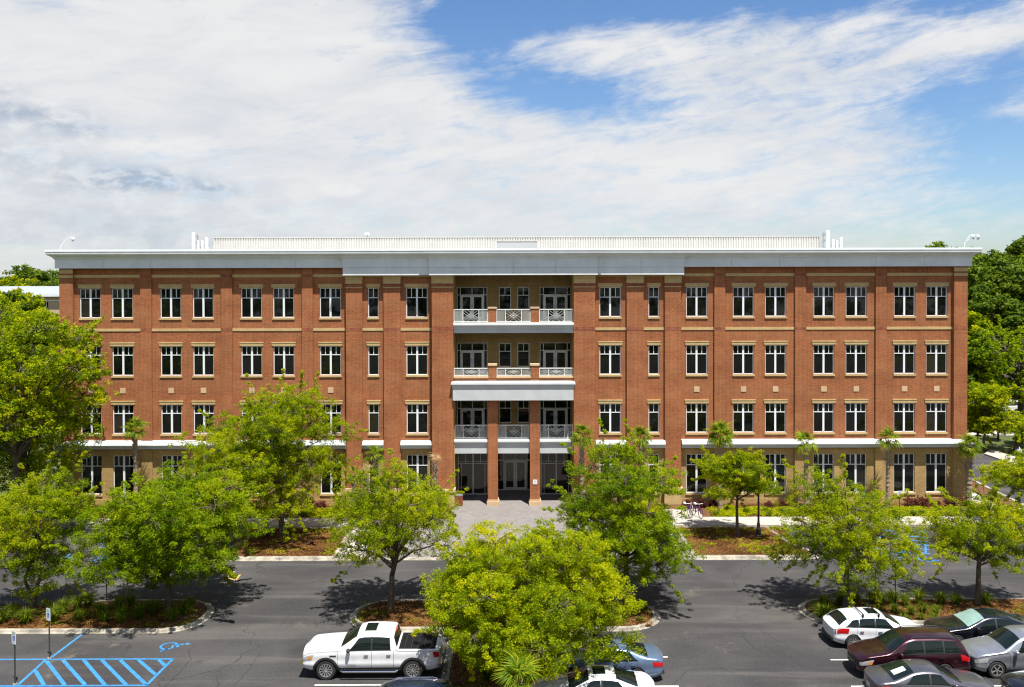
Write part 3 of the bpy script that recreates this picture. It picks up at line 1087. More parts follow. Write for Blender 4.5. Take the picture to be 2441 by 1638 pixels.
# back walls (tan) with openings
UN = [(1089.4, 1162.2), (1287.0, 1361.0)]         # door units (photo px at YR)
WN = [(1189.6, 1218.8), (1233.6, 1262.2)]
recess_holes = []
for k, (zfl, top, wb, wtop) in enumerate(((zf2, 956 - 1, 1008.5, 955), (zf3, 817, 874.5, 817.8), (zf4, 684, 741, 684.2))):
    hs_ = []
    for a, b in UN:
        hs_.append((FOX(a, YR), FOX(b, YR), zfl + 0.02, fz(top, YR)))
    for a, b in WN:
        hs_.append((FOX(a, YR), FOX(b, YR), fz(wb, YR), fz(wtop, YR)))
    recess_holes.append(hs_)
    ztop = (zf3 - 0.25, zf4 - 0.25, zl0 + 0.02)[k]
    MB().wall(rx0 - 0.05, rx1 + 0.05, zfl, ztop + 0.3, YR, hs_, 0.18).build("balcony_wall", M['tan_brick'], bld, recalc=False)
    for j, (a, b, c, d) in enumerate(hs_):
        MB().box(a - 0.1, b + 0.1, YR - 0.012, YR + 0.02, d + 0.03, d + 0.36).build("brick_lintel", M['tan_soldier'], bld)
        if j >= 2:
            window(a, b, c, d, YR + 0.08, 0.35 if k else 0.35, 1, 2, edge=0.06)
        else:
            # door unit: frame with sidelights and transoms, two glazed leaves
            y = YR + 0.08
            w = b - a
            u = MB()
            e = 0.055
            sl = w * 0.105
            zt = d - (d - c) * 0.0 - 0.62
            for (p0, p1) in ((a, a + e), (b - e, b), (a + sl, a + sl + e), (b - sl - e, b - sl), (a + w / 2 - e / 2, a + w / 2 + e / 2)):
                zz0 = c if abs(p0 - (a + w / 2 - e / 2)) > 1e-6 else zt
                u.box(p0, p1, y, y + 0.10, zz0, d)
            u.box(a + e, b - e, y + 0.004, y + 0.1, d - e, d - 0.001)
            u.box(a + e, b - e, y + 0.004, y + 0.1, zt - e / 2, zt + e / 2)
            fr = u.build("door_frame", M['frame'], bld)
            for (p0, p1) in ((a + e, a + sl), (b - sl, b - e)):
                MB().box(p0, p1, y + 0.05, y + 0.06, zt + e / 2, d - e).build("transom_pane", M['glass'], fr)
                MB().box(p0, p1, y + 0.05, y + 0.06, c, zt - e / 2).build("side_pane", M['glass'], fr)
            for (p0, p1) in ((a + sl + e, a + w / 2 - e / 2), (a + w / 2 + e / 2, b - sl - e)):
                MB().box(p0, p1, y + 0.05, y + 0.06, zt + e / 2, d - e).build("transom_pane", M['glass'], fr)
            for q, (p0, p1) in enumerate(((a + sl + e + 0.01, a + w / 2 - 0.005), (a + w / 2 + 0.005, b - sl - e - 0.01))):
                r = 0.14
                L = MB()
                L.box(p0, p0 + r, y - 0.01, y + 0.04, c + 0.01, zt - e / 2 - 0.01)
                L.box(p1 - r, p1, y - 0.01, y + 0.04, c + 0.01, zt - e / 2 - 0.01)
                L.box(p0 + r, p1 - r, y - 0.008, y + 0.04, c + 0.01, c + 0.26)
                L.box(p0 + r, p1 - r, y - 0.008, y + 0.04, zt - e / 2 - 0.15, zt - e / 2 - 0.01)
                lf = L.build("balcony_door", M['frame'], bld)
                MB().box(p0 + r, p1 - r, y + 0.005, y + 0.015, c + 0.26, zt - e / 2 - 0.15).build("pane", M['glass'], lf)
                hx = p1 - r / 2 if q == 0 else p0 + r / 2
                MB().bar((hx, y - 0.06, c + 0.9), (hx, y - 0.06, c + 1.2), 0.03).build("handle", M['steel'], lf)
# inner side walls of the recess in tan brick
for s_, xx in ((1, rx0), (-1, rx1)):
    MB().box(min(xx, xx + s_ * 0.04), max(xx, xx + s_ * 0.04), YN + 0.55, YR - 0.002, 0, zl0 + 0.02).build("side_lining", M['tan_brick'], bld)


def slab(name, zf, y_front, x0, x1, prof, thick):
    MB().box(x0, x1, y_front + 0.1, YR + 0.3, zf - thick, zf).build(name, M['slab'], bld)
    MB().sweep([(x0, y_front), (x1, y_front)], prof).build("slab_edge", M['white_sun_dimmed'], bld)


# fourth floor balcony
zt = zf4
slab("balcony_slab", zf4, -0.62, rx0 + 0.01, rx1 - 0.01,
     [(-0.12, zt + 0.01), (0.10, zt), (0.18, zt - 0.06), (0.20, zt - 0.17), (0.18, zt - 0.20), (0.10, zt - 0.22), (0.06, zt - 0.42), (0.06, zt - 0.44), (0.0, zt - 0.47), (0.0, fz(794, -0.62)), (-0.12, fz(794, -0.62))], 0.3)
# third floor: brick parapet on a deep white beam
slab("balcony_slab", zf3 + 0.05, -0.45, rx0 + 0.01, rx1 - 0.01, [(-0.1, zf3 + 0.04), (-0.04, zf3 + 0.04), (-0.04, zf3 - 0.1), (-0.1, zf3 - 0.1)], 0.3)
ycap = -0.98
za, zb_ = fz(910.0, ycap - 0.2), fz(954.7, ycap)
bx0, bx1 = FOX(1078.5, ycap), FOX(1368, ycap)
MB().box(rx0 + 0.01, rx1 - 0.01, -0.56, -0.24, zf3 - 0.2, fz(901.3, -0.6)).build("parapet", M['brick'], bld)
MB().sweep([(bx0, YN + 0.3), (bx0, ycap), (bx1, ycap), (bx1, YN + 0.3)],
           [(-0.4, za), (0.02, za - 0.02), (0.10, za - 0.10), (0.12, za - 0.22), (0.09, za - 0.27), (0.04, za - 0.29), (0.02, za - 0.50), (0.0, za - 0.53), (-0.02, za - 0.55), (-0.02, zb_), (-0.3, zb_)]).build("beam_edge", M['white_sun_dimmed'], bld)
MB().box(bx0 + 0.1, bx1 - 0.1, ycap + 0.15, YR, zb_ + 0.02, zb_ + 0.10).build("soffit", M['soffit'], bld)
n = 6
# columns
colx = []
for (a, b) in ((1163.2, 1186.8), (1263.6, 1287.0)):
    c0, c1 = P(a, 1100, -0.35)[0], P(b, 1100, -0.35)[0]
    colx.append((c0, c1))
    MB().box(c0, c1, -0.35, 0.40, 0.45, zb_ + 0.03).build("brick_column", M['brick'], bld)
    stone("base_stone", c0 - 0.09, c1 + 0.09, -0.44, 0.49, 0.0, 0.32, 'pale_stone')
    stone("base_stone", c0 - 0.04, c1 + 0.04, -0.39, 0.44, 0.32, 0.46, 'pale_stone')
# second floor balcony edges between the columns
spans = [(rx0 + 0.01, colx[0][0] - 0.005), (colx[0][1] + 0.005, colx[1][0] - 0.005), (colx[1][1] + 0.005, rx1 - 0.01)]
z2 = zf2
z2b = fz(1080.9, -0.1)
MB().box(rx0 + 0.04, rx1 - 0.04, 0.42, YR + 1.6, z2 - 0.3, z2).build("balcony_slab", M['slab'], bld)
for a, b in spans:
    MB().sweep([(a, -0.1), (b, -0.1)], [(-0.53, z2 + 0.01), (0.05, z2), (0.14, z2 - 0.07), (0.16, z2 - 0.20), (0.13, z2 - 0.26), (0.06, z2 - 0.28), (0.04, z2 - 0.48), (0.02, z2 - 0.50), (0.0, z2 - 0.52), (0.0, z2b), (-0.53, z2b)]).build("slab_edge", M['white_sun_dimmed'], bld)
# brick posts on floors 3 and 4, with stone caps
posts = {3: [], 4: []}
for fl, zfl, Y, ptop in ((4, zf4, -0.52, 731.7), (3, fz(901.3, -0.6), -0.58, 868.0)):
    for a, b in ((1164.2, 1183.0), (1265.0, 1284.4)):
        c0, c1 = P(a, 760, Y)[0], P(b, 760, Y)[0]
        posts[fl].append((c0, c1))
        zt_ = fz(ptop, Y)
        MB().box(c0, c1, Y, Y + 0.5, zfl - 0.02, zt_ - 0.13).build("brick_post", M['brick'], bld)
        stone("post_cap", c0 - 0.05, c1 + 0.05, Y - 0.05, Y + 0.55, zt_ - 0.13, zt_, 'pale_stone')
# third floor stone sills under the railings
z3s = fz(897.6, -0.6)
p3 = posts[3]
for a, b in ((rx0 + 0.005, p3[0][0] - 0.06 + 0.06), (p3[0][1], p3[1][0]), (p3[1][1], rx1 - 0.005)):
    stone("parapet_sill", a + 0.003, b - 0.003, -0.64, -0.20, fz(901.3, -0.6), z3s, 'pale_stone')


def railing(x0, x1, z0, z1, y):
    """square bars with an ornamental star panel in the middle"""
    w, h = x1 - x0, z1 - z0
    r = MB()
    t = 0.05
    r.box(x0, x1, y - 0.04, y + 0.04, z1 - 0.06, z1)
    r.box(x0, x1, y - 0.025, y + 0.025, z0 + 0.04, z0 + 0.09)
    for x in (x0 + 0.03, x1 - 0.03):
        r.box(x - 0.03, x + 0.03, y - 0.03, y + 0.03, z0, z1 - 0.06)
    xm = (x0 + x1) / 2
    pw = 0.60
    za_, zb2 = z0 + 0.09, z1 - 0.06
    for x in (xm - pw, xm + pw):
        r.box(x - 0.03, x + 0.03, y - 0.03, y + 0.03, z0, z1 - 0.06)
    o = r.build("railing_frame", M['rail'], bld)
    bme = None
    for s_ in (-1, 1):
        a, b = (x0 + 0.06, xm - pw - 0.03) if s_ < 0 else (xm + pw + 0.03, x1 - 0.06)
        nb = 8
        for i in range(1, nb):
            x = a + (b - a) * i / nb
            if bme is None:
                q = MB().box(-0.010, 0.010, y - 0.010, y + 0.010, za_, zb2).build("baluster", M['rail'])
                bme = q.data
                bpy.data.objects.remove(q)
            link("baluster", bme, o, (x, 0, 0))
    s = MB()
    l, rr = xm - pw + 0.03, xm + pw - 0.03
    zm = (za_ + zb2) / 2
    q = 0.02
    yy = y
    pts = lambda u, v: (xm + u * (rr - l) / 2, yy, zm + v * (zb2 - za_) / 2)
    for a, b in (((-1, -1), (1, 1)), ((-1, 1), (1, -1)), ((-0.5, 0), (0, 0.5)), ((0, 0.5), (0.5, 0)), ((0.5, 0), (0, -0.5)), ((0, -0.5), (-0.5, 0)),
                 ((-1, 0.5), (-0.5, 0)), ((-1, -0.5), (-0.5, 0)), ((1, 0.5), (0.5, 0)), ((1, -0.5), (0.5, 0)),
                 ((0, 0.5), (-0.5, 1)), ((0, 0.5), (0.5, 1)), ((0, -0.5), (-0.5, -1)), ((0, -0.5), (0.5, -1)), ((-0.5, 0), (0.5, 0)), ((0, 0.5), (0, -0.5))):
        s.bar(pts(*a), pts(*b), q, q)
    s.build("star_panel", M['rail'], o)


for i, (x0, x1) in enumerate(((rx0 + 0.02, posts[4][0][0] - 0.02), (posts[4][0][1] + 0.02, posts[4][1][0] - 0.02), (posts[4][1][1] + 0.02, rx1 - 0.02))):
    railing(x0, x1, zf4 + 0.02, fz(737, -0.5), -0.45)
for (x0, x1) in ((rx0 + 0.02, p3[0][0] - 0.02), (p3[0][1] + 0.02, p3[1][0] - 0.02), (p3[1][1] + 0.02, rx1 - 0.02)):
    railing(x0, x1, z3s + 0.005, fz(877.3, -0.5), -0.45)
for (x0, x1) in spans:
    railing(x0 + 0.04, x1 - 0.04, zf2 + 0.02, fz(1012.6, 0.1), 0.12)

# ground floor storefronts (two glazed bays, entrance doors further back)
zs_top = z2b + 0.25
gl = []


def storefront(x0, x1, y, z0, z1, tz):
    f = MB()
    e = 0.07
    w = x1 - x0
    xm = (x0 + x1) / 2
    for a, b, c, d in ((x0, x0 + e, z0, z1), (x1 - e, x1, z0, z1), (xm - 0.055, xm + 0.055, z0, z1), (x0 + w * 0.10, x0 + w * 0.10 + 0.04, z0, tz), (x1 - w * 0.10 - 0.04, x1 - w * 0.10, z0, tz)):
        f.box(a, b, y, y + 0.11, c, d)
    f.box(x0, x1, y + 0.004, y + 0.1, z0, z0 + 0.09)
    f.box(x0, x1, y + 0.004, y + 0.1, tz - 0.03, tz + 0.03)
    f.box(x0, x1, y + 0.004, y + 0.1, tz + 0.16, tz + 0.20)
    for q in (0.25, 0.75):
        f.box(x0 + w * q - 0.02, x0 + w * q + 0.02, y + 0.006, y + 0.1, tz + 0.03, z1)
    o = f.build("storefront_frame", M['grayframe'], bld)
    for a, b in ((x0 + e, xm - 0.055), (xm + 0.055, x1 - e)):
        MB().box(a, b, y + 0.05, y + 0.06, z0 + 0.09, tz - 0.03).build("pane", M['shopglass'], o)
        MB().box(a, b, y + 0.052, y + 0.062, tz + 0.03, z1).build("transom_pane", M['glass'], o)
    return o


tz = fz(1105, YR)
sb0, sb1 = P(1092, 1100, YR)[0], P(1162, 1100, YR)[0]
storefront(sb0, P(1163.5, 1100, YR)[0], YR, 0.02, zs_top, tz)
storefront(P(1289, 1100, YR)[0], P(1363, 1100, YR)[0], YR, 0.02, zs_top, tz)
w = MB()
w.box(rx0 + 0.04, sb0, YR - 0.01, YR + 0.2, 0, zs_top)
w.box(P(1363, 1100, YR)[0], rx1 - 0.04, YR - 0.01, YR + 0.2, 0, zs_top)
dx0, dx1 = P(1192, 1150, YR2)[0], P(1264, 1150, YR2)[0]
w.box(P(1163.5, 1100, YR)[0], P(1163.5, 1100, YR)[0] + 0.5, YR - 0.005, YR2, 0, zs_top)
w.box(P(1289, 1100, YR)[0] - 0.5, P(1289, 1100, YR)[0], YR - 0.005, YR2, 0, zs_top)
w.build("entrance_wall", M['tan_brick'], bld)
# entrance doors
f = MB()
y = YR2
zt2 = fz(1097, YR2)
fa, fb = P(1163.5, 1100, YR)[0] + 0.5, P(1289, 1100, YR)[0] - 0.5
d0, d1, d2 = P(1202, 1150, YR2)[0], P(1228.3, 1150, YR2)[0], P(1255, 1150, YR2)[0]
for a in (fa, d0 - 0.07, d2, fb - 0.06):
    f.box(a, a + 0.07, y, y + 0.12, 0.02, zs_top)
f.box(fa, fb, y + 0.004, y + 0.11, zt2 - 0.05, zt2 + 0.05)
f.box(d1 - 0.02, d1 + 0.02, y + 0.004, y + 0.11, zt2 + 0.05, zs_top)
f.box(fa, d0, y + 0.004, y + 0.11, 0.02, 0.12)
f.box(d2, fb, y + 0.004, y + 0.11, 0.02, 0.12)
fr = f.build("entrance_frame", M['grayframe'], bld)
for a, b in ((fa + 0.07, d0 - 0.07), (d2 + 0.07, fb - 0.06)):
    MB().box(a, b, y + 0.05, y + 0.06, 0.12, zt2 - 0.05).build("side_pane", M['glass'], fr)
    MB().box(a, b, y + 0.05, y + 0.06, zt2 + 0.05, zs_top).build("transom_pane", M['glass'], fr)
for a, b in ((d0, d1 - 0.02), (d1 + 0.02, d2)):
    MB().box(a, b, y + 0.05, y + 0.06, zt2 + 0.05, zs_top).build("transom_pane", M['shopglass'], fr)
M['green_print'] = plain("yellow_green_print", (0.30, 0.34, 0.05), 0.5)
M['grey_print'] = plain("grey_print", (0.45, 0.45, 0.42), 0.5)
for q, (p0, p1) in enumerate(((d0 + 0.01, d1 - 0.01), (d1 + 0.01, d2 - 0.01))):
    r = 0.14
    L = MB()
    zt3 = zt2 - 0.06
    L.box(p0, p0 + r, y - 0.01, y + 0.04, 0.03, zt3)
    L.box(p1 - r, p1, y - 0.01, y + 0.04, 0.03, zt3)
    L.box(p0 + r, p1 - r, y - 0.008, y + 0.04, 0.03, 0.27)
    L.box(p0 + r, p1 - r, y - 0.008, y + 0.04, zt3 - 0.14, zt3)
    lf = L.build("entrance_door", M['grayframe'], bld)
    MB().box(p0 + r, p1 - r, y + 0.005, y + 0.015, 0.27, zt3 - 0.14).build("pane", M['shopglass'], lf)
    hx = p1 - r / 2 if q == 0 else p0 + r / 2
    MB().tube([(hx, y - 0.02, 0.95), (hx + 0.03, y - 0.08, 0.98), (hx + 0.03, y - 0.08, 1.28), (hx, y - 0.02, 1.31)], 0.016, 6).build("handle", M['chrome'], lf)
    cx = (p0 + p1) / 2 + (-0.04 if q == 0 else 0.0)
    dc = MB()
    for k in range(6):
        a0, a1 = math.pi * (0.15 + 0.12 * k), math.pi * (0.15 + 0.12 * (k + 1))
        dc.bar((cx + 0.10 * math.cos(a0), y - 0.002, 1.50 + 0.09 * math.sin(a0)), (cx + 0.10 * math.cos(a1), y - 0.002, 1.50 + 0.09 * math.sin(a1)), 0.035, 0.006, (0, 1, 0))
    dc.build("door_emblem", M['green_print'], lf)
    dc = MB()
    for k in range(3):
        dc.box(cx - 0.08 + 0.06 * k, cx - 0.04 + 0.06 * k, y - 0.003, y + 0.004, 1.37, 1.45)
    dc.build("door_emblem", M['grey_print'], lf)
# interior floor
MB().box(rx0, rx1, YR2 + 0.2, YR2 + 4, -0.02, 0.0).build("lobby_floor", M['interior'], bld)

# plaque on the right column
x, z = P(1275.5, 1149, -0.36)
t = thing("wall_sign", "small square white sign on the right brick entrance column", "sign", (x, -0.352, z))
MB().box(-0.16, 0.16, -0.03, 0.0, -0.17, 0.17).build("sign_plate", M['white'], t)
ring = MB()
for k in range(10):
    a0, a1 = 2 * math.pi * k / 10, 2 * math.pi * (k + 1) / 10
    ring.bar((0.07 * math.cos(a0), -0.033, -0.02 + 0.07 * math.sin(a0)), (0.07 * math.cos(a1), -0.033, -0.02 + 0.07 * math.sin(a1)), 0.014, 0.004, (0, 1, 0))
ring.box(-0.02, 0.02, -0.034, -0.031, 0.08, 0.12)
ring.build("emblem", M['steel'], t)

# ================================================================== ground, paving, beds
def struct(o):
    o['kind'] = 'structure'
    return o


struct(MB().flat([(-900, -300), (900, -300), (900, 1500), (-900, 1500)], -0.03).build("ground", M['grass'], recalc=False))
# main car park asphalt, right hand road and rear car park
struct(MB().flat([(-75, -120), (75, -120), (75, -6.4), (-75, -6.4)], 0.0).build("car_park", M['asphalt'], recalc=False))


def gp(*pts):
    return [G(x, y) for x, y in pts]


road = gp((2306, 1110), (2330, 1080), (2405, 1104), (2441, 1112), (2700, 1160), (2700, 1330), (2441, 1205), (2392, 1180), (2318, 1143))
struct(MB().flat(road, 0.008).build("road", M['asphalt'], recalc=False))
rear = [G(2290, 940), G(2900, 925), G(2900, 1018), G(2290, 1012)]
struct(MB().flat(rear, 0.008).build("rear_car_park", M['asphalt'], recalc=False))
struct(MB().flat([G(-400, 900), G(140, 900), G(140, 925), G(-400, 925)], 0.0).build("side_road", M['concrete'], recalc=False))

ZB = 0.14
# sidewalk in front of the building: slabs with open joints
YS0, YS1 = -6.25, -4.15
sw = thing("sidewalk", None, None)
sw['kind'] = 'structure'
slab_len = 1.52
nslab = 0
x = -44.0
slab_me = MB().box(0.006, slab_len - 0.006, YS0, YS1, 0.0, ZB).build("paving_slab", M['concrete'])
sme = slab_me.data
bpy.data.objects.remove(slab_me)
while x < 37.0:
    if not (-10.6 < x + slab_len / 2 < 10.6):
        link("paving_slab", sme, sw, (x, 0, 0))
    x += slab_len
struct(MB().box(-44, -10.7, YS0 + 0.02, YS1 - 0.02, 0.0, ZB - 0.02).build("sidewalk_bedding", M['kerb']))
struct(MB().box(10.7, 37.0, YS0 + 0.02, YS1 - 0.02, 0.0, ZB - 0.02).build("sidewalk_bedding", M['kerb']))
# sidewalk running on beyond the right corner
pA, pB, pC, pD = G(2318, 1172, ZB), G(2445, 1238, ZB), G(2445, 1256, ZB), G(2290, 1196, ZB)
struct(MB().prism([pA, pD, pC, pB], 0.0, ZB).build("side_path", M['concrete']))

# plaza of grey pavers
px_half = 4.55
plaza = [(-10.6, -12.9), (10.6, -12.9), (10.6, YS1), (px_half, YS1), (px_half, YR2 + 3.2), (-px_half, YR2 + 3.2), (-px_half, YS1), (-10.6, YS1)]
struct(MB().prism([(x + BX, y) for x, y in plaza], 0.0, ZB - 0.01 if False else 0.02).build("plaza", M['pavers']))
# concrete edge slabs on both sides of the plaza near the kerb
for s_ in (-1, 1):
    xa, xb = BX + s_ * 10.58, BX + s_ * 8.6
    for k in range(3):
        struct(MB().box(min(xa, xb), max(xa, xb), -12.85 + k * 2.1, -12.85 + k * 2.1 + 2.08, 0.0, 0.028).build("plaza_slab", M['concrete']))


def arc_fillet(poly, rad, seg=8):
    out = []
    n = len(poly)
    for i in range(n):
        p = Vector(poly[i])
        r = rad[i] if hasattr(rad, '__len__') else rad
        if r <= 0:
            out.append(tuple(p))
            continue
        a, b = Vector(poly[i - 1]), Vector(poly[(i + 1) % n])
        u, v = (a - p).normalized(), (b - p).normalized()
        ang_ = math.acos(max(-1, min(1, u.dot(v))))
        d = min(r / math.tan(ang_ / 2), (a - p).length * 0.49, (b - p).length * 0.49)
        rr = d * math.tan(ang_ / 2)
        c = p + (u + v).normalized() * (rr / math.sin(ang_ / 2))
        s, e = p + u * d - c, p + v * d - c
        a0, a1 = math.atan2(s.y, s.x), math.atan2(e.y, e.x)
        da = (a1 - a0 + math.pi) % (2 * math.pi) - math.pi
        for k in range(seg + 1):
            t_ = a0 + da * k / seg
            out.append((c.x + rr * math.cos(t_), c.y + rr * math.sin(t_)))
    return out


def offset_poly(poly, d):
    n = len(poly)
    out = []
    for i in range(n):
        p0, p, p1 = Vector(poly[i - 1]), Vector(poly[i]), Vector(poly[(i + 1) % n])
        d0, d1 = (p - p0).normalized(), (p1 - p).normalized()
        n0, n1 = Vector((d0.y, -d0.x)), Vector((d1.y, -d1.x))
        m_ = (n0 + n1) / max(0.3, (1 + n0.dot(n1)))
        q = p + m_ * d
        out.append((q.x, q.y))
    return out


def kerbed_bed(poly, name="mulch_bed", kw=0.36, seg_len=1.55, z=ZB, mat='mulch', skip=None):
    """poly counter-clockwise. kerb segments with open joints round a mulch surface"""
    inner = offset_poly(poly, -kw)
    bed = struct(MB().flat(inner, z - 0.03).build(name, M[mat], recalc=False))
    k_obj = thing("kerb", None, None)
    k_obj['kind'] = 'structure'
    # walk round the outline, cutting it in lengths
    n = len(poly)
    P_o = [Vector(p) for p in poly] + [Vector(poly[0])]
    P_i = [Vector(p) for p in inner] + [Vector(inner[0])]
    cum = [0.0]
    for i in range(n):
        cum.append(cum[-1] + (P_o[i + 1] - P_o[i]).length)
    tot = cum[-1]
    cnt = max(3, round(tot / seg_len))

    def at_(s):
        s = max(0, min(tot, s))
        for i in range(n):
            if s <= cum[i + 1] + 1e-9:
                f = (s - cum[i]) / max(1e-9, cum[i + 1] - cum[i])
                return P_o[i].lerp(P_o[i + 1], f), P_i[i].lerp(P_i[i + 1], f)
        return P_o[n], P_i[n]

    for c in range(cnt):
        s0, s1 = tot * c / cnt + 0.008, tot * (c + 1) / cnt - 0.008
        ss = [s0] + [q for q in cum if s0 < q < s1] + [s1]
        f = MB()
        vs, fs = [], []
        sk = False
        for s in ss:
            o_, i_ = at_(s)
            if skip and skip(o_):
                sk = True
            g_ = o_.lerp(i_, 0.42)
            h_ = o_.lerp(i_, 0.52)
            vs += [(o_.x, o_.y, 0.0), (o_.x, o_.y, 0.022), (g_.x, g_.y, 0.03), (h_.x, h_.y, z - 0.015), (h_.lerp(i_, 0.15).x, h_.lerp(i_, 0.15).y, z), (i_.x, i_.y, z), (i_.x, i_.y, z - 0.1)]
        if sk:
            continue
        k = 7
        for i in range(len(ss) - 1):
            for j in range(k - 1):
                fs.append((i * k + j, (i + 1) * k + j, (i + 1) * k + j + 1, i * k + j + 1))
        fs.append(tuple(range(k)))
        fs.append(tuple((len(ss) - 1) * k + j for j in range(k))[::-1])
        f.add(vs, fs).build("kerb_segment", M['kerb'], k_obj)
    return bed, inner


beds = {}
# beds between the plaza and the accessible bays
rb = arc_fillet([(10.75, -13.55), (19.6, -13.55), (18.2, -10.4), (17.7, -6.3), (10.75, -6.3)], [0, 1.3, 0.5, 0, 0])
beds['right'] = kerbed_bed(rb, kw=0.55)
lb = [(2 * BX - x, y) for x, y in rb][::-1]
beds['left'] = kerbed_bed(lb, kw=0.55)
# kerb in front of the plaza (dropped)
pk = thing("kerb", None, None)
pk['kind'] = 'structure'
for i in range(13):
    x = BX - 10.6 + i * 21.2 / 13
    MB().box(x + 0.006, x + 21.2 / 13 - 0.006, -13.5, -12.9, 0.0, 0.035).build("kerb_segment", M['kerb'], pk)
# kerb along the sidewalk behind the accessible bays
for s_ in (-1, 1):
    x = 18.1
    while x < 36:
        a, b = BX + s_ * x, BX + s_ * (x + 1.9)
        MB().box(min(a, b) + 0.006, max(a, b) - 0.006, -6.42, YS0 - 0.004, 0.0, ZB + 0.004).build("kerb_segment", M['kerb'], pk)
        x += 1.9

# planted beds against the building
for (a, b) in ((-37.5, -px_half - 0.0), (px_half, 37.0)):
    struct(MB().prism([(a + BX, YS1 + 0.0), (b + BX, YS1 + 0.0), (b + BX, 0.05), (a + BX, 0.05)], 0.0, ZB - 0.03).build("mulch_bed", M['mulch']))
# verge and beds beyond the right corner
struct(MB().prism(gp((2312, 1146), (2318, 1150), (2392, 1186), (2441, 1211), (2560, 1275), (2520, 1275), (2441, 1236), (2318, 1170)), 0.0, 0.10).build("mulch_bed", M['mulch']))
vk = thing("kerb", None, None)
vk['kind'] = 'structure'
vp = [G(2316, 1146), G(2355, 1166), G(2392, 1184), G(2441, 1208), G(2540, 1257)]
for i in range(4):
    MB().bar((*vp[i], 0.07), (*vp[i + 1], 0.07), 0.28, 0.15).build("kerb_segment", M['kerb'], vk)
struct(MB().prism([G(2346, 1084), G(2441, 1117), G(2441, 1098), G(2362, 1074)], 0.0, 0.12).build("verge_path", M['concrete']))
struct(MB().prism([G(2300, 1040), G(2441, 1040), G(2441, 1028), G(2300, 1028)], 0.0, 0.12).build("rear_path", M['concrete']))
struct(MB().prism([G(2300, 1027), G(2441, 1027), G(2441, 1015), G(2300, 1015)], 0.0, 0.12).build("mulch_bed", M['mulch']))
# bicycle pad
struct(MB().box(G(1590, 1240)[0], G(1679, 1240)[0], YS1 + 0.002, YS1 + 2.2, 0.0, ZB + 0.002).build("bicycle_pad", M['concrete']))

# planting islands in the car park
mid = arc_fillet([(-8.3, -24.7), (-3.1, -24.7), (-3.1, -50), (3.0, -50), (3.0, -24.7), (7.5, -24.7), (7.5, -20.3), (-8.3, -20.3)],
                 [2.1, 0.8, 0, 0, 0.8, 2.1, 2.1, 2.1])
beds['mid'] = kerbed_bed(mid)
ri = arc_fillet([(14.75, -24.0), (45, -24.0), (45, -20.3), (14.75, -20.3)], [1.8, 0, 0, 1.8])
beds['isle_r'] = kerbed_bed(ri)
li = arc_fillet([(-15.4, -24.8), (-15.4, -20.2), (-21.0, -20.2), (-24.6, -20.9), (-28.5, -22.1), (-45, -23.0), (-45, -24.8)], [1.9, 2.1, 0, 1.0, 1.0, 0, 0])
beds['isle_l'] = kerbed_bed(li)

# painted markings
mk = MB()
ZM = 0.005
for (a, b) in (((0 - 60, 1572.5), (412, 1571)), ((-60, 1636), (352, 1634)), ((123, 1567), (195, 1513)), ((109, 1573), (42, 1634)), ((412, 1571), (349, 1634))):
    mk.strip(G(*a), G(*b), 0.13, ZM)
for (a, b) in (((84, 1599), (105, 1633)), ((111, 1576), (154, 1633)), ((150, 1574), (203, 1633)), ((200, 1574), (250, 1633)), ((243, 1574), (301, 1633)),
               ((287, 1574), (347, 1631)), ((330, 1573), (371, 1609)), ((379, 1573), (393, 1587))):
    mk.strip(G(*a), G(*b), 0.17, ZM + 0.002)
# bays by the sidewalk on the left and right
for s_ in (-1, 1):
    for k in range(5):
        xa = 19.4 + 3.1 * k + (1.5 if k > 2 else 0)
        mk.strip((BX + s_ * (xa + 2.2), -7.0), (BX + s_ * xa, -12.2), 0.12, ZM)
    for k in range(6):
        f = k / 6
        xa = 22.5
        p = (BX + s_ * (xa + 2.2 - 2.2 * f), -7.0 - 5.2 * f)
        mk.strip(p, (p[0] + s_ * 2.9, p[1] - 1.1), 0.2, ZM + 0.002)
    mk.strip((BX + s_ * 22.5, -12.2), (BX + s_ * 25.6, -12.2), 0.12, ZM + 0.001)
struct(mk.build("blue_markings", M['blue'], recalc=False))


def isa(cx, cy, s, rot, z, flip=1):
    """wheelchair symbol as flat strips; s is its height"""
    m_ = MB()
    ca, sa = math.cos(rot), math.sin(rot)

    def T(u, v):
        return (cx + (u * ca - v * sa) * s, cy + (u * sa + v * ca) * s)
    k = 10
    pts = [T(0.05 + 0.30 * math.cos(a), -0.2 + 0.30 * math.sin(a)) for a in [math.radians(110 + i * 250 / 14) for i in range(15)]]
    for i in range(14):
        m_.strip(pts[i], pts[i + 1], 0.085 * s, z)
    for a, b in (((-0.03, 0.32), (0.0, -0.05)), ((0.0, -0.05), (0.30, -0.07)), ((0.30, -0.07), (0.42, -0.42)), ((0.42, -0.42), (0.52, -0.38)), ((-0.02, 0.12), (0.22, 0.12))):
        m_.strip(T(*a), T(*b), 0.09 * s, z)
    m_.flat([T(-0.04 + 0.09 * math.cos(2 * math.pi * i / k), 0.44 + 0.09 * math.sin(2 * math.pi * i / k)) for i in range(k)], z)
    return m_


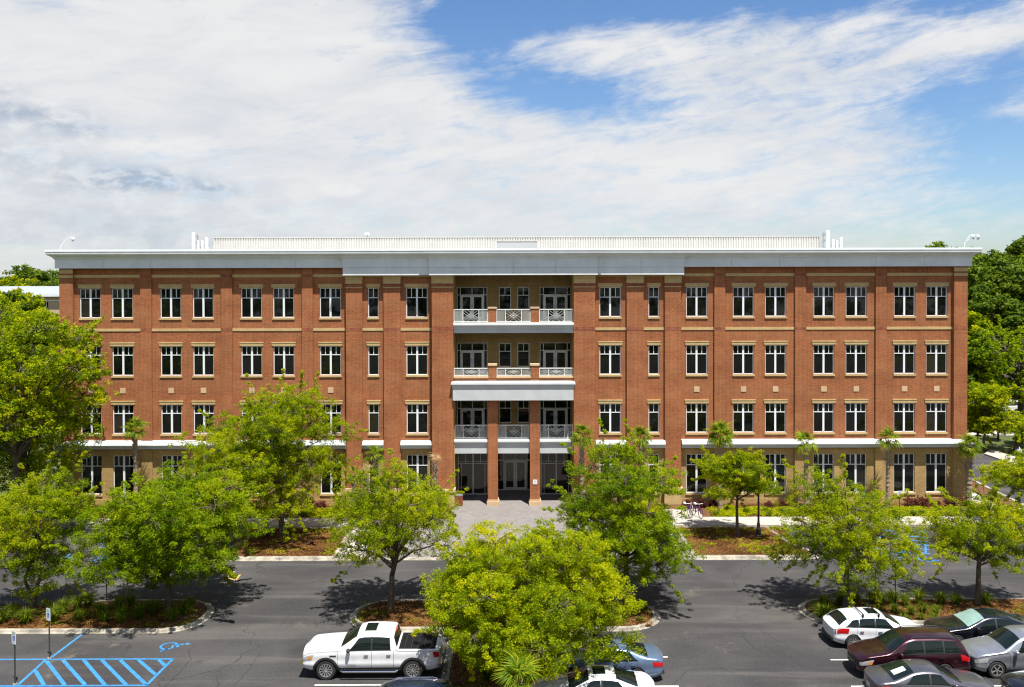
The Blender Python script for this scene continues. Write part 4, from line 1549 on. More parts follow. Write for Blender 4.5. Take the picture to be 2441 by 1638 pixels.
gx, gy = G(417, 1538)
struct(isa(gx, gy, 1.25, math.radians(-80), ZM).build("wheelchair_marking", M['blue'], recalc=False))
for px, py in ((158, 1329), (245, 1331), (2125, 1322), (2200, 1330)):
    gx, gy = G(px, py)
    struct(isa(gx, gy, 1.4, 0, ZM).build("wheelchair_marking", M['blue'], recalc=False))
wm = MB()
for (a, b) in (((750, 1633.5), (1060, 1632.5)), ((1380, 1567.5), (1592, 1566.5)), ((1380, 1637), (1618, 1636)), ((1980, 1573), (2441, 1572)), ((2029, 1636.5), (2441, 1635))):
    wm.strip(G(*a), G(*b), 0.11, ZM)
struct(wm.build("white_markings", M['whitepaint'], recalc=False))
ym = MB()
for (a, b) in (((524, 1391), (560, 1361)), ((543, 1378), (562, 1383)), ((562, 1383), (572, 1370)), ((471, 1441), (502, 1463))):
    ym.strip(G(*a), G(*b), 0.12, ZM)
struct(ym.build("yellow_markings", M['yellowpaint'], recalc=False))
# tar seams and cracks in the asphalt
tm = MB()
rr = random.Random(5)
for pts in ([(620, 1555), (603, 1580), (598, 1590), (574, 1618), (556, 1638)], [(466, 1537), (449, 1553), (455, 1572), (430, 1602), (392, 1638)],
            [(662, 1497), (678, 1480), (693, 1462)], [(1594, 1421), (1610, 1432), (1620, 1440)], [(1745, 1498), (1770, 1504), (1772, 1518), (1800, 1545), (1822, 1556)],
            [(1598, 1636), (1628, 1610), (1635, 1597), (1700, 1594), (1760, 1596), (1830, 1594)], [(1655, 1352), (1672, 1372)]):
    g = [Vector(G(*p)) for p in pts]
    fine = []
    for i in range(len(g) - 1):
        for k in range(5):
            q = g[i].lerp(g[i + 1], k / 5)
            fine.append(q + Vector((rr.uniform(-.04, .04), rr.uniform(-.04, .04))))
    fine.append(g[-1])
    for i in range(len(fine) - 1):
        tm.strip(fine[i], fine[i + 1], rr.uniform(0.018, 0.035), ZM - 0.001)
struct(tm.build("asphalt_cracks", M['tar'], recalc=False))

# ================================================================== vegetation
def leaf_quads(cen, rad, n_per, L, Wd, rng, up=0.9, squash=0.75, tvar=0.20, tbase=None, shell=0.0):
    """leaf-sized diamonds scattered in clumps. returns verts, quads, tint"""
    k = len(cen)
    idx = np.repeat(np.arange(k), n_per)
    N = len(idx)
    d = rng.normal(size=(N, 3))
    d /= np.linalg.norm(d, axis=1, keepdims=True) + 1e-9
    r = shell + (1 - shell) * rng.random(N) ** 0.5
    off = d * (r * rad[idx])[:, None]
    off[:, 2] *= squash
    c = cen[idx] + off
    nrm = rng.normal(size=(N, 3)) * 0.8 + d * 0.5
    nrm[:, 2] += up
    nrm /= np.linalg.norm(nrm, axis=1, keepdims=True) + 1e-9
    t = rng.normal(size=(N, 3))
    a = np.cross(nrm, t)
    a /= np.linalg.norm(a, axis=1, keepdims=True) + 1e-9
    b = np.cross(nrm, a)
    ll = L * (0.65 + 0.7 * rng.random(N))[:, None] / 2
    ww = Wd * (0.65 + 0.7 * rng.random(N))[:, None] / 2
    if L < 0.15:      # the smallest leaves: one pointed face each
        v = np.stack([c - a * ll + b * ww, c + a * ll, c - a * ll - b * ww], axis=1).reshape(-1, 3)
        q = np.arange(N * 3).reshape(N, 3)
    else:
        v = np.stack([c - a * ll, c + b * ww - a * ll * 0.1, c + a * ll, c - b * ww - a * ll * 0.1], axis=1).reshape(-1, 3)
        q = np.arange(N * 4).reshape(N, 4)
    tb = (tbase[idx] if tbase is not None else 0.5)
    tint = np.clip(tb + rng.normal(size=N) * tvar, 0, 1)
    return v, q, np.repeat(tint, q.shape[1])


def make_tree(name, base, h, cx, cy, rx, ry, ztop, zbot, seed, mat='leaf', lobes=22, clumps=26, leaves=48, L=0.107, Wd=0.061,
              label='', cat='tree', group=None, trunk_r=0.16, fork=None, stems=1, gap=0.0, wisps=10, droop=0.0, lobe_r=(0.26, 0.40), bare=0, lean=0.0):
    """tapered trunk, limbs to every lobe of the crown, twigs to clumps, leaves"""
    rng = np.random.default_rng(seed)
    rn = random.Random(seed)
    t = thing(name, label, cat, (base[0], base[1], 0), 0, group)
    C = np.array([cx - base[0], cy - base[1], (ztop + zbot) / 2])
    rz_ = (ztop - zbot) / 2
    R = np.array([rx, ry, rz_])
    cen, lr = [], []
    tries = 0
    while len(cen) < lobes and tries < 4000:
        tries += 1
        d = rng.normal(size=3)
        d /= np.linalg.norm(d)
        r = 0.30 + 0.52 * rng.random() ** 0.6
        if d[2] < -0.55 and rng.random() < 0.6:
            continue
        p = d * r
        q = C + p * R
        rad = 1.06 * (lobe_r[0] + (lobe_r[1] - lobe_r[0]) * rng.random()) * (rx + ry + rz_) / 3
        if cen and min(np.linalg.norm((q - c) / R) for c in cen) < 0.23:
            continue
        cen.append(q)
        lr.append(rad * (1.0 - 0.25 * max(0, p[2])))
    cen, lr = np.array(cen), np.array(lr)
    fz_ = fork if fork is not None else max(1.2, zbot + 0.25 * rz_)
    fk = Vector((lean * 0.4 + rn.uniform(-.1, .1), rn.uniform(-.1, .1), fz_))
    wood = MB()
    top = Vector(C) + Vector((0, 0, rz_ * 0.25))
    starts = []
    for s in range(stems):
        o = Vector((0, 0, 0)) if stems == 1 else Vector((rn.uniform(-.15, .15), rn.uniform(-.15, .15), 0.05))
        f2 = fk + (Vector((rn.uniform(-.5, .5), rn.uniform(-.3, .3), rn.uniform(-.2, .4))) if stems > 1 else Vector())
        m_ = o.lerp(f2, 0.5) + Vector((rn.uniform(-.08, .08), rn.uniform(-.08, .08), 0))
        tr = trunk_r * (1 if stems == 1 else 0.72)
        wood.tube([o - Vector((0, 0, 0.1)), o + Vector((0, 0, 0.25)), m_, f2], [tr * 1.5, tr * 1.08, tr * 0.92, tr * 0.8], 9)
        tt = f2.lerp(top, 0.55) + Vector((rn.uniform(-.3, .3), rn.uniform(-.3, .3), 0))
        wood.tube([f2, f2.lerp(tt, 0.5) + Vector((rn.uniform(-.15, .15), rn.uniform(-.15, .15), 0)), tt, top], [tr * 0.8, tr * 0.6, tr * 0.42, tr * 0.12], 7)
        starts.append((f2, tt, tr))
    cl, cr, ct = [], [], []
    for i in range(len(cen)):
        e = Vector(cen[i])
        f2, tt, tr = starts[i % stems]
        u = min(0.95, max(0.0, (e.z - f2.z) / max(0.5, (top.z - f2.z)) * 0.55))
        s = f2.lerp(tt, u)
        mid_ = s.lerp(e, 0.5) + Vector((rn.uniform(-.2, .2), rn.uniform(-.2, .2), 0.12 * (e - s).length * rn.random()))
        wood.tube([s, mid_, e], [tr * 0.38, tr * 0.24, tr * 0.09], 6, cap=False)
        lt = 0.42 + 0.22 * rng.normal() * 0.5
        n = max(6, int(1.7 * clumps * (lr[i] / lr.mean()) ** 2))
        for k in range(n):
            d = rng.normal(size=3)
            d /= np.linalg.norm(d)
            if d[2] < -0.2:
                d[2] *= 0.6
            rr_ = lr[i] * (0.45 + 0.60 * rng.random() ** 0.7)
            if rng.random() < 0.16:
                rr_ *= 1.28
            p = cen[i] + d * rr_ * np.array([1.08, 1.08, 0.78])
            p[2] -= droop * max(0, (np.linalg.norm((p - C)[:2]) / max(rx, ry)) - 0.6)
            cl.append(p)
            cr.append((0.14 + 0.14 * rng.random()) * (0.8 + 0.35 * lr[i]))
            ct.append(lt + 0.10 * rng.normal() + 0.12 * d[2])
            if k % 4 == 0:
                pm = (cen[i] * 0.45 + p * 0.55) + rng.normal(size=3) * 0.08
                wood.tube([Vector(cen[i]), Vector(pm), Vector(p)], [tr * 0.09 + 0.008, 0.014, 0.006], 3, cap=False)
    # wispy outer shoots
    for k in range(wisps):
        i = rn.randrange(len(cen))
        d = (cen[i] - C) / R
        d = d / (np.linalg.norm(d) + 1e-6) + rng.normal(size=3) * 0.35
        d /= np.linalg.norm(d)
        p0 = cen[i] + d * lr[i] * 0.9
        steps = 5
        pts = [Vector(cen[i])]
        for s in range(1, steps + 1):
            p = p0 + d * 0.20 * s + rng.normal(size=3) * 0.05
            pts.append(Vector(p))
            if k >= bare:
                cl.append(p)
                cr.append(0.13)
                ct.append(0.6)
        wood.tube(pts, [0.02] + [0.010] * (steps - 1) + [0.004], 3, cap=False)
    wood.build("trunk", M['bark'], t, smooth=True, recalc=False)
    cl, cr, ct = np.array(cl), np.array(cr), np.array(ct)
    if gap:
        keep = rng.random(len(cl)) > gap
        cl, cr, ct = cl[keep], cr[keep], ct[keep]
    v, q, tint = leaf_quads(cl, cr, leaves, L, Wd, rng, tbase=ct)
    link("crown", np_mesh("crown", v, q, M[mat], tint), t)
    return t


def px_tree(name, bpx, x0, x1, ytop, ybot, seed, dy=0.0, ryf=1.0, **kw):
    """tree whose crown spans the given photograph columns and rows; base given by its ground pixel"""
    b = G(*bpx)
    D = b[1] + dy
    xa, xb = P(x0, 900, D)[0], P(x1, 900, D)[0]
    cx = (xa + xb) / 2
    rx = (xb - xa) / 2
    # the crown's near side hangs lower in the picture than its centre
    zt = P((x0 + x1) / 2, ytop, D)[1]
    zb = P((x0 + x1) / 2, ybot, D - rx * 0.25)[1]
    zb = max(zb, 0.7)
    return make_tree(name, b, 0, cx, D, rx * 1.03, rx * 1.0 * ryf, zt + 0.2, zb, seed, **kw)


px_tree("oak_tree", (90, 1232), -150, 215, 880, 1200, 31, mat='leaf_green', lobes=36, clumps=28, leaves=25, L=0.17, Wd=0.10, trunk_r=0.2, wisps=12,
        label="darker tree filling in below the tallest one at the left end of the building", fork=2.0)
px_tree("oak_tree", (40, 1290), -175, 262, 700, 1165, 11, mat='leaf', lobes=46, clumps=30, leaves=29, L=0.17, Wd=0.10, trunk_r=0.24, wisps=26, lobe_r=(0.20, 0.30),
        label="tallest leafy tree hiding the left end of the brick building", fork=4.5)
px_tree("oak_tree", (84, 1456), -40, 228, 1115, 1425, 12, mat='leaf', lobes=26, clumps=26, leaves=64, L=0.090, Wd=0.053, trunk_r=0.14, wisps=14, gap=0.08,
        label="light green tree on the left planting island behind the two blue parking signs", fork=1.6, stems=2)
px_tree("oak_tree", (402, 1459), 200, 600, 1080, 1455, 13, mat='leaf_green', lobes=34, clumps=34, leaves=77, L=0.098, Wd=0.061, trunk_r=0.19, wisps=16, droop=0.9,
        label="dense deep green tree at the rounded end of the left planting island", fork=1.7)
px_tree("oak_tree", (674, 1285), 440, 842, 896, 1262, 14, mat='leaf', lobes=46, clumps=30, leaves=61, L=0.107, Wd=0.061, trunk_r=0.22, wisps=40, lobe_r=(0.20, 0.30), gap=0.05,
        label="tall spreading tree in the mulch bed left of the entrance plaza", fork=3.0, stems=2, bare=6)
px_tree("oak_tree", (931, 1456), 772, 1098, 1095, 1415, 15, mat='leaf', lobes=28, clumps=24, leaves=61, L=0.090, Wd=0.053, trunk_r=0.17, wisps=26, gap=0.03, droop=0.9,
        label="forked tree on the middle island behind the white pickup truck", fork=1.9)
px_tree("oak_tree", (1245, 1672), 975, 1515, 1268, 1690, 16, mat='leaf_yellow', lobes=48, clumps=40, leaves=77, L=0.086, Wd=0.051, trunk_r=0.2, wisps=14, lobe_r=(0.20, 0.31),
        label="large yellow green tree between the white pickup and the silver blue sedan", fork=2.2, stems=2, dy=0.8)
px_tree("oak_tree", (1492, 1440), 1316, 1650, 1045, 1448, 17, mat='leaf_green', lobes=32, clumps=30, leaves=69, L=0.094, Wd=0.057, trunk_r=0.15, wisps=20, droop=0.8,
        label="tall green tree at the right end of the middle island by the blue sedan", fork=2.0)
px_tree("oak_tree", (1759, 1283), 1668, 1856, 1070, 1222, 18, mat='leaf', lobes=20, clumps=22, leaves=61, L=0.098, Wd=0.057, trunk_r=0.11, wisps=12,
        label="smallest round headed tree in the mulch bed beside a black lamp post", fork=2.1)
px_tree("oak_tree", (2017, 1454), 1858, 2212, 1108, 1432, 19, mat='leaf', lobes=30, clumps=22, leaves=61, L=0.090, Wd=0.053, trunk_r=0.17, wisps=40, gap=0.05, droop=1.4,
        label="airy tree at the rounded end of the right island above the white hatchback", fork=2.2)
px_tree("oak_tree", (2330, 1445), 2212, 2478, 1188, 1395, 20, mat='leaf', lobes=24, clumps=20, leaves=58, L=0.090, Wd=0.053, trunk_r=0.15, wisps=36, gap=0.10, bare=12,
        label="thin crowned tree on the right island above the black sedan", fork=2.0)
px_tree("oak_tree", (2500, 1262), 2366, 2620, 1080, 1200, 21, mat='leaf', lobes=24, clumps=24, leaves=58, L=0.115, Wd=0.066, trunk_r=0.15, wisps=14,
        label="leafy tree reaching in at the right edge above the verge lamp post", fork=2.4)
px_tree("oak_tree", (2346, 1075), 2290, 2412, 905, 1165, 22, mat='leaf_yellow', lobes=26, clumps=22, leaves=25, L=0.17, Wd=0.11, trunk_r=0.13, wisps=12,
        label="bright young tree against the right end wall of the brick building", fork=2.0)
px_tree("oak_tree", (2420, 1075), 2345, 2560, 985, 1165, 23, mat='leaf', lobes=24, clumps=22, leaves=25, L=0.17, Wd=0.11, trunk_r=0.13, wisps=10,
        label="low bright tree beyond the right hand road", fork=1.8)
px_tree("live_oak_tree", (2438, 1015), 2255, 2600, 775, 985, 24, mat='leaf_green', lobes=40, clumps=26, leaves=25, L=0.24, Wd=0.16, trunk_r=0.5, wisps=8, lobe_r=(0.2, 0.3),
        label="broad dark live oak shading the white car behind the building", fork=4.0)


# distant trees, each a thing
def far_tree_mesh(seed, mat, lobes=44, clumps=15, leaves=22, L=0.42, conifer=False):
    rng = np.random.default_rng(seed)
    cl, cr, ct = [], [], []
    for i in range(lobes):
        d = rng.normal(size=3)
        d /= np.linalg.norm(d)
        r = 0.15 + 0.75 * rng.random() ** 0.7
        c = d * r * np.array([4.2, 4.2, 4.8]) + np.array([0, 0, 11.0])
        if conifer:
            z = 8 + 10 * rng.random()
            w = 2.8 * (1.15 - (z - 8) / 12)
            a = rng.random() * 6.28
            c = np.array([math.cos(a) * w * 0.8, math.sin(a) * w * 0.8, z])
        lr = (0.55 + 0.95 * rng.random()) * (0.8 if conifer else 1)
        for k in range(clumps):
            e = rng.normal(size=3)
            e /= np.linalg.norm(e)
            cl.append(c + e * lr * (0.5 + 0.5 * rng.random()) * np.array([1.1, 1.1, 0.75]))
            cr.append(0.32 + 0.32 * rng.random())
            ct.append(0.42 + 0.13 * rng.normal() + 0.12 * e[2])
    v, q, tint = leaf_quads(np.array(cl), np.array(cr), leaves, L, L * 0.6, rng, tbase=np.array(ct))
    crown = np_mesh("crown", v, q, M[mat], tint)
    w = MB()
    w.tube([(0, 0, -0.2), (0.1, 0, 4), (0, 0.1, 9), (0, 0, 14 if not conifer else 17)], [0.42, 0.32, 0.22, 0.05], 7)
    for k in range(7):
        a = rng.random() * 6.28
        z = 5 + 5 * rng.random()
        w.tube([(0, 0, z), (math.cos(a) * 1.6, math.sin(a) * 1.6, z + 1.2), (math.cos(a) * 3, math.sin(a) * 3, z + 3)], [0.16, 0.1, 0.04], 5, cap=False)
    o = w.build("trunk", M['bark'], None, smooth=True, recalc=False)
    tr = o.data
    bpy.data.objects.remove(o)
    return crown, tr, float(np.percentile(v[:, 2], 99.7))


FT = [far_tree_mesh(41, 'leaf_far'), far_tree_mesh(42, 'leaf_far'), far_tree_mesh(43, 'leaf_far'), far_tree_mesh(44, 'leaf_far', conifer=True), far_tree_mesh(45, 'leaf')]


def far_tree(px, ptop, Y, kind, w=1.0, label='', group=None, rot=0.0):
    x, zt = P(px, ptop, Y)
    full = FT[kind][2]
    s = zt / full
    t = thing("woodland_tree", label, "tree", (x, Y, 0), rot, group)
    t.scale = (s * w, s * w, s)
    link("crown", FT[kind][0], t)
    link("trunk", FT[kind][1], t)


rr = random.Random(9)
wood_lbl = ["dark broadleaf tree in the wood behind the right end of the brick building", "tall dark pine rising from the wood behind the right end of the building",
            "mid green tree in the front row of the wood beyond the right hand road"]
for (px, pt, Y, k, w) in [(2330, 610, 62, 0, 1.1), (2400, 618, 60, 1, 1.15), (2460, 600, 66, 0, 1.2), (2530, 610, 62, 1, 1.2), (2300, 622, 72, 1, 1.1), (2250, 640, 78, 0, 1.1),
                          (2365, 605, 78, 1, 1.2), (2440, 615, 82, 0, 1.2), (2350, 598, 92, 0, 1.2), (2600, 600, 75, 1, 1.3), (2290, 640, 55, 0, 1.0)]:
    far_tree(px, pt, Y, k, w, wood_lbl[0], "trees of the wood behind the right end of the building", rr.random() * 6)
for (px, pt, Y, w) in [(2378, 601, 70, 1.0), (2425, 577, 74, 0.9), (2312, 603, 84, 1.0), (2438, 566, 86, 0.9), (2268, 640, 90, 1.0)]:
    far_tree(px, pt, Y, 3, w, wood_lbl[1], "pines of the wood behind the right end of the building", rr.random() * 6)
for (px, pt, Y, k, w) in [(2345, 700, 48, 2, 1.2), (2420, 715, 50, 2, 1.25), (2300, 745, 46, 4, 1.1), (2480, 720, 46, 2, 1.3), (2372, 790, 40, 2, 1.3), (2305, 830, 36, 2, 1.3), (2440, 640, 56, 1, 1.2)]:
    far_tree(px, pt, Y, k, w, wood_lbl[2], "front row of the wood beyond the right hand road", rr.random() * 6)
far_tree(2244, 582, 60, 3, 1.3, "treetop just showing above the right end of the white cornice", None, 1.0)
for (px, pt, Y, k, w) in [(90, 636, 108, 0, 1.25), (122, 648, 100, 1, 1.2), (60, 647, 106, 1, 1.1), (15, 661, 100, 0, 1.2), (-25, 664, 104, 1, 1.3), (160, 640, 112, 0, 1.3), (38, 660, 96, 4, 1.0), (100, 668, 88, 4, 1.0), (70, 672, 84, 2, 1.0), (0, 676, 84, 2, 1.1), (-50, 670, 90, 0, 1.2), (140, 672, 86, 2, 1.1), (30, 680, 80, 4, 0.9)]:
    far_tree(px, pt, Y, k, w, "round topped tree in the woodland beyond the pale roofed building", "woodland beyond the pale roofed building", rr.random() * 6)
for (px, pt, Y, k, w) in [(15, 715, 45, 4, 1.0), (75, 728, 48, 2, 1.0), (62, 692, 46, 4, 0.8), (24, 700, 44, 2, 0.9), (-15, 695, 46, 4, 1.0), (112, 738, 44, 4, 0.8), (-40, 715, 44, 2, 1.1), (50, 740, 36, 4, 1.1), (95, 775, 34, 2, 1.1), (-10, 780, 30, 4, 1.2), (122, 800, 40, 2, 0.9), (30, 830, 24, 2, 1.2), (-60, 800, 26, 2, 1.3), (118, 830, 18, 2, 1.0)]:
    far_tree(px, pt, Y, k, w, "leafy tree between the pale roofed building and the brick building's left end", "trees beside the pale roofed building", rr.random() * 6)

for (px, pt, Y, k, w) in [(2330, 1000, 22, 4, 1.6), (2380, 985, 26, 2, 1.6), (2440, 995, 24, 4, 1.7), (2300, 960, 30, 4, 1.3)]:
    far_tree(px, pt, Y, k, w, "low leafy tree between the right hand road and the rear car park", "low trees by the rear car park", rr.random() * 6)

# woodland closing the view beyond the site, far off to both sides
for (px, pt, Y, k, w) in [(2560 + 75 * i, 600 + 9 * (i % 3), 58 + 7 * (i % 4), (0, 1, 3)[i % 3], 1.25) for i in range(9)]:
    far_tree(px, pt, Y, k, w, wood_lbl[0] if k < 3 else wood_lbl[1], "trees of the wood behind the right end of the building" if k < 3 else "pines of the wood behind the right end of the building", rr.random() * 6)
rng = np.random.default_rng(78)
cl, cr, ct = [], [], []
for i in range(1500):
    x = rng.uniform(-330, 330)
    z = rng.uniform(1.5, 15.5) * (0.9 + 0.1 * math.sin(x * 0.13))
    cl.append((x, 168 + rng.uniform(0, 14) + z * 0.25, z))
    cr.append(2.5)
    ct.append(0.42 + 0.13 * rng.normal())
v, q, tint = leaf_quads(np.array(cl), np.array(cr), 24, 1.3, 0.95, rng, tbase=np.array(ct))
tag(link("treeline", np_mesh("treeline", v, q, M['leaf_far'], tint)), "continuous treeline on the horizon beyond the site", None, None, 'stuff')

# woods behind the camera, seen in the window reflections only
rng = np.random.default_rng(77)
cl, cr, ct = [], [], []
for i in range(1100):
    x = rng.uniform(-170, 170)
    z = rng.uniform(2, 25) * (0.88 + 0.12 * math.sin(x * 0.11))
    cl.append((x, -135 - rng.uniform(0, 14) + z * 0.3, max(1, z)))
    cr.append(2.6)
    ct.append(0.4 + 0.15 * rng.normal())
v, q, tint = leaf_quads(np.array(cl), np.array(cr), 26, 1.5, 1.1, rng, tbase=np.array(ct))
tag(link("woods", np_mesh("woods", v, q, M['leaf_far'], tint)), "far wood on the camera's side of the car park", None, None, 'stuff')


# ---- palms
def fan_frond(seed, dry=False, n=20, size=0.85):
    rng = random.Random(seed)
    vs, fs, ti = [], [], []
    pet = 0.55
    # petiole
    w = 0.018
    base = [(0, 0, 0), (pet * 0.5, 0, 0.10), (pet, 0, 0.10)]
    for i in range(2):
        a, b = base[i], base[i + 1]
        k = len(vs)
        vs += [(a[0], -w, a[2]), (a[0], w, a[2]), (b[0], w, b[2]), (b[0], -w, b[2])]
        fs.append((k, k + 1, k + 2, k + 3))
        ti += [0.75] * 4
    hub = Vector((pet, 0, 0.10))
    for i in range(n):
        a = math.radians(-105 + 210 * i / (n - 1)) + rng.uniform(-.04, .04)
        l = size * (1.0 - 0.25 * abs(a) / 1.9) * rng.uniform(0.85, 1.1)
        d = Vector((math.cos(a), math.sin(a), 0))
        s = Vector((-d.y, d.x, 0)) * 0.022 * (1.6 if not dry else 0.9)
        up1, up2 = 0.03 + 0.10 * abs(math.sin(a)), -l * (0.28 if not dry else 0.7)
        p0, p1, p2 = hub, hub + d * l * 0.5 + Vector((0, 0, up1)), hub + d * l * (1 if not dry else 0.8) + Vector((0, 0, up2 + rng.uniform(-.1, .05)))
        tv = min(1, max(0, 0.5 + rng.gauss(0, 0.22)))
        k = len(vs)
        vs += [p0 - s * 0.3, p0 + s * 0.3, p1 + s, p1 - s]
        fs.append((k, k + 1, k + 2, k + 3))
        ti += [tv] * 4
        k = len(vs)
        vs += [p1 - s, p1 + s, p2 + s * 0.12, p2 - s * 0.12]
        fs.append((k, k + 1, k + 2, k + 3))
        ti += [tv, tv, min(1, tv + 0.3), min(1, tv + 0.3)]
    return np_mesh("frond", np.array([tuple(v) for v in vs]), np.array(fs), M['dryfrond' if dry else 'frond'], np.array(ti))


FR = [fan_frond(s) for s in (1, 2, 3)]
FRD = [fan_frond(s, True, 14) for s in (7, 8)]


def palm_trunk(h, r, seed):
    rng = random.Random(seed)
    w = MB()
    n = int(h / 0.16)
    vs, fs = [], []
    k = 10
    for i in range(n + 1):
        z = h * i / n
        f = z / h
        rad = r * (1.15 - 0.25 * math.sin(f * 2.4)) * (1.0 + (0.18 if i % 2 else -0.02) * (1 if f > 0.3 else 0.3))
        for a in range(k):
            t = 2 * math.pi * (a + 0.5 * (i % 2)) / k
            q = rad * rng.uniform(0.93, 1.10)
            vs.append((q * math.cos(t), q * math.sin(t), z))
    for i in range(n):
        for a in range(k):
            b = (a + 1) % k
            fs.append((i * k + a, i * k + b, (i + 1) * k + b, (i + 1) * k + a))
    w.add(vs, fs)
    for i in range(26):
        a = rng.uniform(0, 6.28)
        z = h * rng.uniform(0.55, 0.99)
        c, s = math.cos(a), math.sin(a)
        w.bar((c * r * 0.9, s * r * 0.9, z), (c * (r + 0.14), s * (r + 0.14), z + 0.22), 0.07, 0.03)
    return w


def palm(px, ptop, Y, nf, seed, label, dry=0, h=None, base_z=0.0, spread=1.0, r=0.15, size=1.0):
    rng = random.Random(seed)
    x, zt = P(px, ptop, Y)
    hh = h if h else zt - 0.9
    t = thing("palm_tree", label, "palm tree", (x, Y, base_z), rng.random() * 6, "palmetto palms planted along the building")
    palm_trunk(hh, r, seed).build("trunk", M['palmbark'], t)
    for i in range(nf):
        f = i / max(1, nf - 1)
        e = math.radians(82 - 125 * f ** 0.8 + rng.uniform(-10, 10)) * spread
        a = i * 2.399 + rng.uniform(-.3, .3)
        o = link("frond", rng.choice(FR), t, (0, 0, hh + 0.1 * (1 - f)))
        o.rotation_euler = (rng.uniform(-.4, .4), -e, a)
        s = rng.uniform(0.85, 1.12) * size * 0.84
        o.scale = (s, s, s)
    for i in range(dry):
        o = link("dead_frond", rng.choice(FRD), t, (0, 0, hh - 0.1))
        o.rotation_euler = (rng.uniform(-.5, .5), math.radians(rng.uniform(55, 95)) if nf else math.radians(-rng.uniform(50, 88)), i * 2.2)
        s = rng.uniform(0.6, 0.9)
        o.scale = (s, s, s)
    return t


palm(322, 1000, -2.0, 15, 3, "palm with drooping fronds before the second column of left windows", 2)
palm(893, 1062, -2.0, 9, 4, "palm with lopsided drooping crown beside the narrow left window bay", 2)
palm(872, 1100, -2.6, 0, 5, "bare topped dead palm stem left of the lopsided palm", 4, r=0.12)
palm(844, 1105, -3.2, 7, 14, "short upright young palm among shrubs by the left brick pier", 0, size=0.8)
palm(1037, 1075, -2.4, 0, 6, "dead palm stem with straw coloured tuft left of the entrance", 5, r=0.13)
palm(1387, 1013, -2.6, 18, 7, "palm right beside the entrance in front of the brick pier", 1)
palm(1528, 1018, -2.4, 16, 8, "palm in front of the narrow right window bay", 1)
palm(1717, 1013, -2.0, 26, 9, "bushiest palm with full rounded crown on the right wing", 2, size=1.1)
palm(1922, 1030, -2.0, 11, 10, "palm with tousled crown leaning right between two window pairs", 2)
palm(2117, 1022, -2.0, 13, 12, "tidy slim palm near the right end of the right wing", 1)
palm(2310, 1040, -1.2, 15, 13, "palm with rough thick trunk at the right corner of the building", 3, r=0.21)
gx, gy = G(1236, 1660)
t = palm(1236, 1520, -36.9, 18, 15, "fan palm with long drooping fronds in front of the large front tree", 4, h=2.9, size=0.92, r=0.14)
t['group'] = ''
del t['group']


# ---- shrubs
def shrub_mesh(seed, mat, n=34, r=0.5, L=0.09, leaves=26):
    rng = np.random.default_rng(seed)
    d = rng.normal(size=(n, 3))
    d /= np.linalg.norm(d, axis=1, keepdims=True)
    d[:, 2] = np.abs(d[:, 2])
    c = d * (r * (0.45 + 0.5 * rng.random(n)))[:, None] + np.array([0, 0, 0.15])
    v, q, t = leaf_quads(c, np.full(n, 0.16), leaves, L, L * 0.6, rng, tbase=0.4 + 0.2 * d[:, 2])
    return np_mesh("foliage", v, q, M[mat], t)


SH = [shrub_mesh(s, 'leaf_red') for s in (1, 2)]
SG = [shrub_mesh(s, 'leaf_yellow', 28, 0.42, 0.12, 18) for s in (3, 4)]
stem_m = MB()
for k in range(6):
    a = k * 1.05
    stem_m.tube([(0, 0, 0), (0.2 * math.cos(a), 0.2 * math.sin(a), 0.35)], [0.02, 0.008], 4)
o = stem_m.build("stem", M['bark'])
stem_me = o.data
bpy.data.objects.remove(o)
rr = random.Random(3)


def shrub(x, y, s, mesh, name, label, group):
    t = thing(name, label, "shrub", (x, y, 0.1), rr.random() * 6, group)
    t.scale = (s, s, s * rr.uniform(0.85, 1.1))
    link("foliage", rr.choice(mesh), t)
    link("stem", stem_me, t)


red_x = [1640, 1672, 1700, 1830, 1862, 2172, 2200, 2232, 2270, 2292, 700, 735, 765, 605, 560]
for px in red_x:
    x, _ = P(px, 1190, -1.3)
    side = "right" if x > 0 else "left"
    shrub(x, -1.3 + rr.uniform(-.3, .2), rr.uniform(0.8, 1.2), SH, "maroon_shrub", "dark maroon leaved shrub against the tan wall of the %s wing" % side, "maroon shrubs against the %s wing" % side)
for px in (1625, 1740, 1780, 1960, 2020, 2060, 2100, 655, 790, 640, 420, 300, 240, 830, 990, 1010, 1400, 1450):
    x, _ = P(px, 1190, -2.4)
    side = "right" if x > 0 else "left"
    shrub(x, -2.3 + rr.uniform(-.4, .4), rr.uniform(0.7, 1.1), SG, "green_shrub", "small yellow green shrub in the bed before the %s wing" % side, "small green shrubs before the %s wing" % side)


# ---- ornamental grass tussocks
def tussock(seed, n=150, h=0.75, spread=0.5, w=0.012):
    rng = np.random.default_rng(seed)
    vs, fs, ti = [], [], []
    for i in range(n):
        a = rng.random() * 6.283
        r0 = 0.10 * rng.random()
        sp = spread * (0.25 + 0.9 * rng.random())
        hh = h * (0.65 + 0.5 * rng.random())
        d = np.array([math.cos(a), math.sin(a), 0])
        s = np.array([-d[1], d[0], 0]) * w
        p0 = d * r0
        p1 = d * (r0 + sp * 0.35) + np.array([0, 0, hh * 0.62])
        p2 = d * (r0 + sp) + np.array([0, 0, hh * (1.0 - 0.45 * sp / spread)])
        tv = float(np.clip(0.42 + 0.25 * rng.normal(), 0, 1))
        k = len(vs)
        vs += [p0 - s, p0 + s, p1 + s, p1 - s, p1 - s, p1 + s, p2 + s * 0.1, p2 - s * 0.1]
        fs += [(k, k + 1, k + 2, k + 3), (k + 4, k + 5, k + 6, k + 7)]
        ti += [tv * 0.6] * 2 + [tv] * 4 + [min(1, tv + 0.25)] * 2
    return np_mesh("blades", np.array(vs), np.array(fs), M['blade'], np.array(ti))


